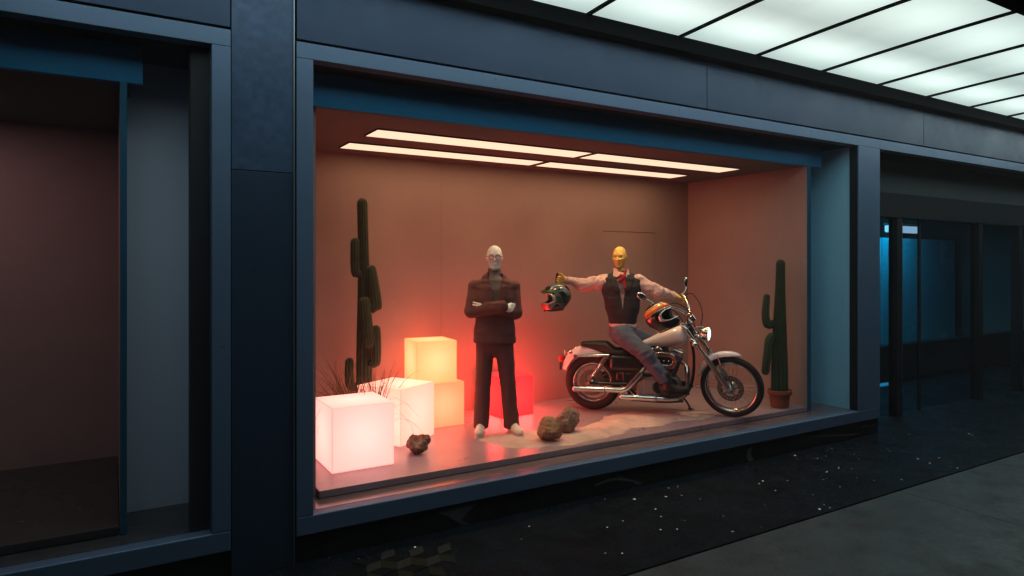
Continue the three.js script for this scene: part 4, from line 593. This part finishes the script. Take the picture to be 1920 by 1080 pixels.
  for (const s of [1, -1]) part('footpeg', [cyl(V(0.08, 0.25, 0.13 * s), V(0.1, 0.255, 0.29 * s), 0.016), cyl(V(0.06, 0.25, 0.1 * s), V(0.08, 0.25, 0.14 * s), 0.02)], rubberMat, b);
  part('kickstand', [tube([[0.2, 0.19, -0.12], [0.27, 0.12, -0.17], [0.32, 0.012, -0.25]], 0.0125, 16, 8), ball(0.325, 0.012, -0.255, 0.025, 1.4, 0.4, 1)], gloss, b);
  part('skid_rail', tube([[0.25, 0.165, 0.1], [0.05, 0.15, 0.12], [-0.3, 0.155, 0.12]], 0.014, 20, 8), gloss, b);
  bikeGroup.updateMatrixWorld(true);
  const lp = V(0.56, 0.905, 0).applyMatrix4(steerM).applyMatrix4(bikeGroup.matrixWorld), lt = V(4, 0.75, 0).applyMatrix4(steerM).applyMatrix4(bikeGroup.matrixWorld);
  const sl = new THREE.SpotLight(C(0.8, 1, 0.9), 0.9, 0, 0.6, 0.9, 2); sl.name = 'headlight_beam'; sl.position.copy(lp); sl.target.position.copy(lt); sl.castShadow = true; sl.shadow.radius = 3; scene.add(sl, sl.target);
}
// ---------------------------------------------------------------- helmets
{
  // the helmet faces +z; the port is a wide rounded opening above a chin bar
  const outer = join(0.05, ell([0, 0.02, -0.012], [0.122, 0.132, 0.148]), ell([0, -0.07, 0.035], [0.1, 0.075, 0.118])), inner = (x, y, z) => smin(ell([0, 0.015, -0.015], [0.1, 0.11, 0.126])(x, y, z), ell([0, -0.09, 0.02], [0.082, 0.09, 0.098])(x, y, z), 0.03);
  const port = (x, y, z) => { const hw = 0.13, a = max(abs(x) - hw, 0), yy = y - 0.003 + 0.14 * abs(x) * 0.35; return max(hypot(max(abs(x) - 0.075, 0), max(abs(yy) - 0.012, 0)) - 0.038 + 0.5 * max(0.03 - z, 0), -z - 0.005 + 0 * a); };
  const shellF = (x, y, z) => smax(smax(smax(outer(x, y, z), -inner(x, y, z), 0.006), -port(x, y, z), 0.004), -0.128 - y, 0.006);
  const trimF = (x, y, z) => max(abs(port(x, y, z)) - 0.0042, abs(outer(x, y, z)) - 0.0042);
  const rimF = (x, y, z) => max(abs(y + 0.125) - 0.006, abs(outer(x, -0.12, z)) - 0.007);
  const lo = [-0.14, -0.16, -0.18], hi = [0.14, 0.17, 0.175];
  const helmet = (label, paint, pos, rot, trimM) => {
    const t = thing('helmet', label, 'helmet', pos, 0, 'motorcycle helmets'), mtx = new THREE.Matrix4().makeRotationFromEuler(new THREE.Euler(...rot, 'YXZ')).scale(V(1.12, 1.12, 1.12));
    const fin = (g) => g.applyMatrix4(mtx);
    part('helmet_shell', fin(mesh(shellF, lo, hi, 0.0042, paint)), M(1, 1, 1, { vertexColors: true, roughness: 0.22, clearcoat: 1, clearcoatRoughness: 0.05 }), t);
    part('port_trim', fin(mesh(trimF, lo, hi, 0.0032)), trimM, t);
    part('lower_trim', fin(mesh(rimF, lo, hi, 0.0045)), gloss, t);
    part('lining', fin(mesh((x, y, z) => max(abs(inner(x, y, z) + 0.003) - 0.004, -port(x, y, z) + 0.01, -0.118 - y), lo, hi, 0.006)), M(0.012, 0.011, 0.012, { roughness: 1 }), t);
    part('snap', [-0.07, 0, 0.07].map((x) => { const p = V(x, 0.062, 0.12); for (let i = 0; i < 10; i++) { const d = outer(p.x, p.y, p.z); p.z -= d * 0.9; } return fin(ball(p.x, p.y, p.z, 0.006)); }), chrome, t);
    return { t, fin };
  };
  const q = (l) => V(...l).applyAxisAngle(V(0, 1, 0), BTURN).add(V(...BIKE)).toArray();
  const orange = (x, y, z) => { // black with orange, yellow and red bands sweeping from the brow to the nape
    const k = y - 0.068 + 0.32 * (z < 0.03 ? 0.03 - z : 0) * 0.55, edge = abs(x);
    if (outer(x, y, z) < -0.006) return [0.01, 0.01, 0.01];
    const s = k + 0.15 * edge * 0.1; if (s < 0 || s > 0.063) return [0.007, 0.007, 0.008];
    return s < 0.005 ? [0.6, 0.5, 0.4] : s < 0.022 ? [0.5, 0.045, 0.012] : s < 0.04 ? [0.85, 0.23, 0.02] : s < 0.05 ? [0.9, 0.42, 0.04] : s < 0.056 ? [0.35, 0.03, 0.012] : [0.55, 0.45, 0.35];
  };
  const oh = helmet('black helmet with orange and yellow stripes hung at the handlebar', orange, q([0.035, 1.105, 0.47]), [-0.42, BTURN + 1.15, 0.12], M(0.85, 0.83, 0.8, { metalness: 0.6, roughness: 0.2 }));
  { // its strap is looped over the grip
    const o = V(0.035, 1.105, 0.47), loop = tube([[-0.02, 1.215, 0.44], [-0.035, 1.21, 0.36], [-0.045, 1.202, 0.325], [-0.05, 1.19, 0.318], [-0.045, 1.165, 0.33], [-0.03, 1.175, 0.37], [-0.005, 1.2, 0.44]].map((p) => V(...p).sub(o).toArray()), 0.008, 40, 8);
    part('chin_strap', loop.rotateY(BTURN), M(0.012, 0.012, 0.013, { roughness: 0.9 }), oh.t);
  }
  const green = (x, y, z) => { // black and silver swirls with a green brow and a red chin
    if (outer(x, y, z) < -0.006) return [0.01, 0.01, 0.01];
    const a = Math.atan2(x, z), w = sin(a * 2.2 + 26 * y + 1.8 * sin(a * 3)), f = sstep(0.1, 0.35, w);
    let c = f > 0.5 ? [0.1, 0.12, 0.125] : [0.01, 0.012, 0.016]; const m = abs(w - 0.22); if (m < 0.05) c = [0.32, 0.34, 0.34];
    if (y > 0.05 && z > 0.03 && y < 0.1 && f > 0.5) c = [0.02, 0.15, 0.035]; if (y > 0.118) c = [0.14, 0.16, 0.19]; if (z > 0.1 && y < -0.06 && abs(x) > 0.01) c = [0.5, 0.01, 0.025]; if (y > -0.05 && y < 0.02 && f > 0.5 && z < 0.04) c = [0.02, 0.06, 0.035];
    return c;
  };
  const g = helmet('black and silver helmet with green brow hanging from the hand of the yellow mannequin', green, q([-1.145, 1.285, 0.24]), [0.05, BTURN - 1.12, 0.0], M(0.6, 0.6, 0.6, { metalness: 0.7, roughness: 0.25 }));
  part('peak', g.fin(mesh((x, y, z) => max(abs(outer(x, y, z) - 0.006) - 0.004 - (z > 0.13 ? 0.01 : 0), abs(y - 0.068 - 0.12 * max(0, z - 0.1)) - 0.016, 0.03 - z), [-0.15, 0, 0], [0.15, 0.15, 0.2], 0.0045)), M(0.012, 0.1, 0.028, { roughness: 0.3, clearcoat: 1 }), g.t);
  part('chin_strap', [tube([[0.0, 0.135, -0.02], [0.012, 0.17, -0.01], [0.02, 0.235, -0.02], [0.005, 0.245, -0.03], [-0.008, 0.175, -0.025], [-0.012, 0.135, -0.03]], 0.0085, 40, 8)].map((x) => g.fin(x)), M(0.012, 0.012, 0.013, { roughness: 0.9 }), g.t);
}
// ---------------------------------------------------------------- cacti, rocks, sand, grass
{
  const greenTex = ctex(256, 256, (u, v) => { const k = 0.7 + 0.6 * wrapn(u, v, 8, 12); return [0.05 * k, 0.058 * k, 0.03 * k]; }, [3, 3]);
  const greenM = M(1, 1, 1, { map: greenTex, roughness: 0.8, bumpMap: grain, bumpScale: 0.002 }), greenD = M(0.028, 0.05, 0.026, { roughness: 0.8, bumpMap: grain, bumpScale: 0.002 }), spineM = M(0.3, 0.25, 0.15, { roughness: 0.8 });
  // ribbed column along a path; r(t) is the radius
  function stem(pts, r, ribs, seed) {
    const c = new THREE.CatmullRomCurve3(P(pts), false, 'centripetal'), N = Math.ceil(c.getLength() / 0.03) + 14, n = ribs * 6, rings = [], tips = [], fr = c.computeFrenetFrames(N, false), R = rng(seed);
    let u = V(1, 0, 0);
    for (let i = 0; i <= N; i++) {
      const t = i < N - 7 ? (i / (N - 7)) * 0.955 : 0.955 + 0.045 * sin(((i - N + 7) / 7) * PI / 2), p = c.getPointAt(min(t, 1)), d = c.getTangentAt(min(t, 1)); u = u.clone().addScaledVector(d, -u.dot(d)).normalize(); const w = V().crossVectors(d, u);
      const L = c.getLength(), capL = r(1) * 1.1, left = (1 - t) * L, k = left < capL ? sqrt(max(0.0, 1 - (1 - left / capL) ** 2)) : 1, start = min(1, 0.55 + t * L / 0.05), ring = [];
      for (let j = 0; j < n; j++) { const a = (j / n) * 2 * PI, rr = r(t) * max(0.06, k) * start * (1 - 0.17 * (0.5 - 0.5 * cos(a * ribs)) ** 0.6 + 0.012 * (vn(p.y * 20, j * 0.7, seed) - 0.5)); ring.push([p.x + (u.x * cos(a) + w.x * sin(a)) * rr, p.y + (u.y * cos(a) + w.y * sin(a)) * rr, p.z + (u.z * cos(a) + w.z * sin(a)) * rr]); if (j % 6 === 0 && i > 1 && i < N - 1) tips.push([ring[j], [u.x * cos(a) + w.x * sin(a), u.y * cos(a) + w.y * sin(a), u.z * cos(a) + w.z * sin(a)], R()]); }
      rings.push(ring);
    }
    const sp = [], R2 = rng(seed + 9); for (const [p, nn] of tips) for (let k = 0; k < 3; k++) { const q = V(nn[0] + (R2() - 0.5) * 1.3, nn[1] + (R2() - 0.5) * 1.3, nn[2] + (R2() - 0.5) * 1.3).normalize(), l = 0.008 + 0.011 * R2(), a = V(...p), e = a.clone().addScaledVector(q, l), s = V(q.y, -q.x, q.z * 0.3).normalize().multiplyScalar(0.0009); sp.push(a.x - s.x, a.y - s.y, a.z - s.z, a.x + s.x, a.y + s.y, a.z + s.z, e.x, e.y, e.z); }
    const g = new THREE.BufferGeometry(); g.setAttribute('position', new THREE.Float32BufferAttribute(sp, 3)); g.computeVertexNormals(); g.setAttribute('uv', new THREE.Float32BufferAttribute(new Float32Array(sp.length / 3 * 2), 2));
    return [loft(rings), g];
  }
  const t1 = thing('cactus', 'tall grey-green cactus with five short arms behind the white cubes', 'cactus', [2.14, DECK, -1.83], -0.33), sp1 = [];
  const add = (t, list, name, m, pts, r, ribs, seed) => { const [a, s] = stem(pts, r, ribs, seed); list.push(s); part(name, a, m, t); };
  add(t1, sp1, 'trunk', greenM, [[0, 0, 0], [0.0, 0.8, 0], [-0.005, 1.6, 0], [-0.02, 2.32, 0]], (t) => mix(0.08, 0.052, sstep(0.25, 0.85, t)), 13, 1);
  add(t1, sp1, 'arm', greenM, [[-0.03, 1.58, 0.03], [-0.075, 1.565, 0.05], [-0.088, 1.64, 0.055], [-0.088, 1.92, 0.05]], () => 0.043, 10, 2);
  add(t1, sp1, 'arm', greenM, [[0.05, 1.26, 0.06], [0.11, 1.235, 0.08], [0.108, 1.36, 0.08], [0.068, 1.65, 0.06]], (t) => mix(0.06, 0.042, t), 11, 3);
  add(t1, sp1, 'arm', greenM, [[0.04, 0.86, 0.08], [0.05, 0.9, 0.125], [0.035, 1.05, 0.13], [0.0, 1.34, 0.1]], () => 0.05, 11, 4);
  add(t1, sp1, 'arm', greenM, [[0.05, 0.7, 0.05], [0.105, 0.68, 0.08], [0.12, 0.78, 0.085], [0.112, 1.06, 0.08]], () => 0.044, 10, 5);
  add(t1, sp1, 'arm', greenD, [[-0.06, 0.45, 0.02], [-0.13, 0.46, 0.03], [-0.145, 0.55, 0.03], [-0.14, 0.74, 0.03]], () => 0.042, 10, 6);
  part('spines', sp1, spineM, t1, 'stuff');
  const t2 = thing('cactus', 'green ribbed cactus with one side arm in a terracotta pot', 'cactus', [6.66, DECK, -0.45], -0.93), sp2 = [];
  add(t2, sp2, 'trunk', greenD, [[0.0, 0.16, 0], [0.0, 0.8, 0], [0.012, 1.72, 0]], (t) => mix(0.095, 0.05, sstep(0.05, 1, t)), 14, 7);
  add(t2, sp2, 'arm', greenD, [[-0.05, 0.98, 0.03], [-0.125, 0.96, 0.07], [-0.15, 1.05, 0.08], [-0.135, 1.32, 0.07]], (t) => mix(0.05, 0.036, t), 10, 8);
  add(t2, sp2, 'arm', greenD, [[-0.06, 0.84, 0.05], [-0.105, 0.8, 0.08], [-0.13, 0.62, 0.1], [-0.155, 0.38, 0.1]], () => 0.047, 10, 9);
  part('spines', sp2, spineM, t2, 'stuff');
  const lathe = (l, n = 40) => new THREE.LatheGeometry(l.map((p) => new THREE.Vector2(...p)), n), clay = ctex(256, 256, (u, v) => { const k = 0.8 + 0.4 * wrapn(u, v, 7, 2); return [0.3 * k, 0.075 * k, 0.045 * k]; });
  const pot = part('pot', lathe([[0, 0], [0.095, 0], [0.1, 0.006], [0.115, 0.15], [0.13, 0.152], [0.135, 0.158], [0.137, 0.198], [0.132, 0.205], [0.118, 0.203], [0.112, 0.175], [0, 0.17]]), M(1, 1, 1, { map: clay, roughness: 0.85, bumpMap: grain, bumpScale: 0.001 }), t2);
  part('soil', lathe([[0, 0.186], [0.06, 0.184], [0.111, 0.176]]), M(0.05, 0.035, 0.025, { roughness: 1, bumpMap: chipBump, bumpScale: 0.01 }), pot);

  // rocks: boulders cut by planes, then roughened
  const rockM = M(1, 1, 1, { vertexColors: true, roughness: 0.95, bumpMap: chipBump, bumpScale: 0.008 });
  function rock(label, pos, r, seed, tone, turn) {
    const t = thing('rock', label, 'rock', pos, turn, 'rocks on the display floor'), R = rng(seed), pl = [];
    for (let i = 0; i < 11; i++) { const d = V(R() - 0.5, R() - 0.5, R() - 0.5).normalize(); pl.push([d, 0.62 + 0.26 * R()]); }
    const g = mesh((x, y, z) => { const a = x / r[0], b = (y - r[1] * 0.92) / r[1], c = z / r[2]; let d = hypot(a, b, c) - 1; for (const [n, k] of pl) d = smax(d, n.x * a + n.y * b + n.z * c - k, 0.025); const w = min(...r); return d * w * 0.85 + 0.036 * (fbm(x * 14 + seed, y * 14, z * 14, 5) - 0.5) + 0.03 * abs(fbm(x * 30, y * 30 + seed, z * 30, 3) - 0.5); }, [-r[0] * 1.15, -r[1] * 0.2, -r[2] * 1.15], [r[0] * 1.15, r[1] * 2.15, r[2] * 1.15], 0.0065,
      (x, y, z) => { const k = 0.55 + 0.9 * fbm(x * 12 + seed, y * 12, z * 12, 4), s = sstep(0.56, 0.64, fbm(x * 26, y * 26, z * 26 + seed, 3)); return tone.map((c, i) => mix(c * k, [0.42, 0.33, 0.26][i], s * 0.4)); });
    part('boulder', g, rockM, t);
  }
  rock('dark brown rock lying alone in front of the cubes', [2.3, DECK - 0.006, -0.86], [0.135, 0.098, 0.12], 11, [0.22, 0.1, 0.08], 0.3);
  rock('ochre rough rock on the sand, the nearer of two touching rocks', [3.52, DECK - 0.006, -0.57], [0.135, 0.125, 0.12], 23, [0.36, 0.18, 0.1], 0.7);
  rock('grey-brown rounded rock leaning behind the ochre rock', [3.85, DECK - 0.006, -0.75], [0.15, 0.135, 0.13], 37, [0.3, 0.16, 0.12], 0.1);

  // sand strewn on the platform
  const outline = [[885, 822], [905, 816], [940, 812], [985, 808], [1040, 806], [1090, 800], [1120, 792], [1135, 782], [1180, 772], [1250, 768], [1320, 772], [1345, 780], [1320, 787], [1262, 790], [1240, 798], [1185, 802], [1165, 815], [1110, 824], [1080, 833], [1030, 838], [985, 842], [940, 838], [915, 830]];
  const flo = ([px, py]) => { const u = px - 960, t = (EYE - DECK) / (py - 498); return [(641.5 + 0.8577 * u) * t, DIST - (1070.5 - 0.514 * u) * t]; };
  const poly = outline.map(flo), inside = (x, z) => { let c = false, d = 9; for (let i = 0, j = poly.length - 1; i < poly.length; j = i++) { const [ax, az] = poly[i], [bx, bz] = poly[j]; if ((az > z) !== (bz > z) && x < ((bx - ax) * (z - az)) / (bz - az) + ax) c = !c; const dx = bx - ax, dz = bz - az, h = clamp(((x - ax) * dx + (z - az) * dz) / (dx * dx + dz * dz)); d = min(d, hypot(x - ax - h * dx, z - az - h * dz)); } return c ? d : -d; };
  const xs = poly.map((p) => p[0]), zs = poly.map((p) => p[1]), x0 = min(...xs) - 0.1, x1 = max(...xs) + 0.1, z0 = min(...zs) - 0.1, z1 = min(FZ - 0.012, max(...zs) + 0.1), st = 0.016, nx = Math.ceil((x1 - x0) / st), nz = Math.ceil((z1 - z0) / st), pos = [], idx = [], map = new Int32Array((nx + 1) * (nz + 1)).fill(-1);
  const hgt = (x, z) => { const d = inside(x, z) + 0.11 * (fbm(x * 7, z * 7, 3, 5) - 0.5); return 0.014 * sstep(-0.02, 0.22, d) * (0.5 + fbm(x * 9, z * 9, 1)) + 0.006 * (fbm(x * 40, z * 40, 2, 2) - 0.5) * sstep(0, 0.1, d) - (d < 0 ? 0.004 : 0) + (d >= 0 ? 0.0035 : 0); };
  for (let j = 0; j <= nz; j++) for (let i = 0; i <= nx; i++) { const x = x0 + i * st, z = min(z0 + j * st, z1), h = hgt(x, z); map[j * (nx + 1) + i] = pos.length / 3; pos.push(x, DECK + h, z); }
  for (let j = 0; j < nz; j++) for (let i = 0; i < nx; i++) { const q = [map[j * (nx + 1) + i], map[j * (nx + 1) + i + 1], map[(j + 1) * (nx + 1) + i], map[(j + 1) * (nx + 1) + i + 1]]; if (q.some((k) => pos[k * 3 + 1] > DECK)) idx.push(q[0], q[2], q[1], q[1], q[2], q[3]); }
  const sg = new THREE.BufferGeometry(); sg.setAttribute('position', new THREE.Float32BufferAttribute(pos, 3)); sg.setIndex(idx); sg.computeVertexNormals(); metres(sg);
  const sandT = ctex(512, 512, (u, v, i, j) => { const k = 0.8 + 0.4 * wrapn(u, v, 12, 5) + 0.3 * (h3(i, j, 3) - 0.5); return [0.62 * k, 0.42 * k, 0.39 * k]; });
  tag(part('sand', sg, M(1, 1, 1, { map: sandT, roughness: 1, bumpMap: chipBump, bumpScale: 0.006 }), scene), 'thin spill of pale sand on the display floor', 'sand', null, 'stuff');

  // dry grass beside the tilted white cube
  const straw = [M(0.14, 0.075, 0.035, { roughness: 0.9 }), M(0.055, 0.034, 0.02, { roughness: 0.9 })];
  function tuft(label, pos, n, seed, lean, m, len) {
    const t = thing('dry_grass', label, 'dry grass', pos, 0, 'tufts of dry grass'), R = rng(seed), list = [];
    for (let i = 0; i < n; i++) {
      const a = R() * 2 * PI, l = len * (i % 2 ? 0.35 + 0.4 * R() : 0.6 + 0.55 * R()), o = 0.15 + 0.75 * R() * R(), tw = (R() - 0.5) * 2.2, bx = (R() - 0.5) * 0.05, bz = (R() - 0.5) * 0.05, c = 0.2 + R() * 1.35, pts = [], dx = cos(a) * o + lean[0], dz = sin(a) * o + lean[1];
      for (let k = 0; k <= 7; k++) { const s = k / 7; const q = l * s * (0.3 + 0.5 * s * (0.4 + c)); pts.push([bx + (dx * cos(tw * s) - dz * sin(tw * s)) * q, max(0.004, l * (s * 1.0 - c * 0.5 * s * s * s)), bz + (dx * sin(tw * s) + dz * cos(tw * s)) * q]); }
      list.push(bladed(pts, 0.0042 + 0.0026 * R()));
    }
    part('blades', list, m, t, 'stuff');
  }
  function bladed(p, r) { const rings = p.map((q, i) => { const k = r * (1 - 0.85 * i / (p.length - 1)); return [0, 1, 2].map((j) => [q[0] + k * cos(j * 2.1), q[1], q[2] + k * sin(j * 2.1)]); }); return loft(rings); }
  tuft('dark wiry dry grass between the front white cube and the askew one', [2.06, DECK, -1.27], 260, 5, [-0.02, 0.06], straw[1], 0.86);
  tuft('brown feathery dry grass behind the front white cube, at its left', [1.86, DECK, -1.36], 320, 8, [-0.15, 0.0], straw[0], 0.98);
}
// ---------------------------------------------------------------- small things on the ground
{
  const R = rng(77), n = 90, g = new THREE.CircleGeometry(0.0115, 6).rotateX(-PI / 2), im = new THREE.InstancedMesh(g, M(0.85, 0.88, 0.9, { roughness: 0.5 }), n), mt = new THREE.Matrix4();
  for (let i = 0; i < n; i++) { const x = R() < 0.75 ? 1 + R() * 6.5 : 6 + R() * 3, z = 0.06 + R() * 1.15, s = 0.35 + 0.75 * R() * R(); mt.makeRotationFromEuler(new THREE.Euler((R() - 0.5) * 0.15, R() * 6, (R() - 0.5) * 0.15)).scale(V(s * (0.7 + R()), 1, s)).setPosition(x, 0.003, z); im.setMatrixAt(i, mt); }
  im.name = 'paper_scraps'; im.receiveShadow = true; scene.add(tag(im, 'tiny pale paper scraps scattered over the dark terrazzo', 'litter', null, 'stuff'));
  // worn mosaic of tumbling blocks let into the terrazzo, and a crack beside it
  const rh = (x, z, a, s) => { const q = (k, l) => [x + cos(k) * s * l, z + sin(k) * s * l], pts = [q(a, 0), q(a, 1), [x + cos(a) * s + cos(a + PI / 3) * s, z + sin(a) * s + sin(a + PI / 3) * s], q(a + PI / 3, 1)]; const sh = new THREE.Shape(pts.map(([u, v]) => new THREE.Vector2(u, -v))); return metres(new THREE.ExtrudeGeometry(sh, { depth: 0.003, bevelEnabled: true, bevelSize: -0.002, bevelThickness: 0.001, bevelSegments: 1 }).rotateX(-PI / 2).translate(0, 0.0008, 0)); };
  const ms = thing('floor_mosaic', 'small worn mosaic of olive and black rhombs set in the terrazzo', 'mosaic', [1.62, 0, 0.42], -0.3), tones = [M(0.018, 0.017, 0.01, { roughness: 0.95, specularIntensity: 0.3 }), M(0.003, 0.004, 0.005, { roughness: 0.9, specularIntensity: 0.3 }), M(0.004, 0.005, 0.006, { roughness: 0.8 })];
  for (let i = -1; i < 2; i++) for (let j = -1; j < 1; j++) for (let k = 0; k < 3; k++) { const s = 0.115, x = (i + (j % 2 ? 0.5 : 0)) * s * sqrt(3), z = j * s * 1.5; part('tile', rh(x, z, PI / 6 + k * 2 * PI / 3, s * 0.985), tones[k], ms); }
  const crack = (pts) => { const l = []; for (let i = 0; i + 1 < pts.length; i++) l.push(cyl(V(pts[i][0], -0.0005, pts[i][1]), V(pts[i + 1][0], -0.0005, pts[i + 1][1]), 0.004, 0.003, 5)); return l; };
  const wob = (a, b, n, seed) => { const q = rng(seed), r = []; for (let i = 0; i <= n; i++) r.push([mix(a[0], b[0], i / n) + (q() - 0.5) * 0.03, mix(a[1], b[1], i / n) + (q() - 0.5) * 0.03]); return r; };
  tag(part('pavement_crack', [...crack(wob([1.85, 0.5], [2.95, 0.36], 22, 4)), ...crack(wob([1.78, 0.2], [1.95, 0.62], 10, 6))], M(0.004, 0.004, 0.005, { roughness: 1 }), scene), 'dark thin cracks in the terrazzo near the mosaic', null, null, 'structure');
}
renderer.render(scene, camera);
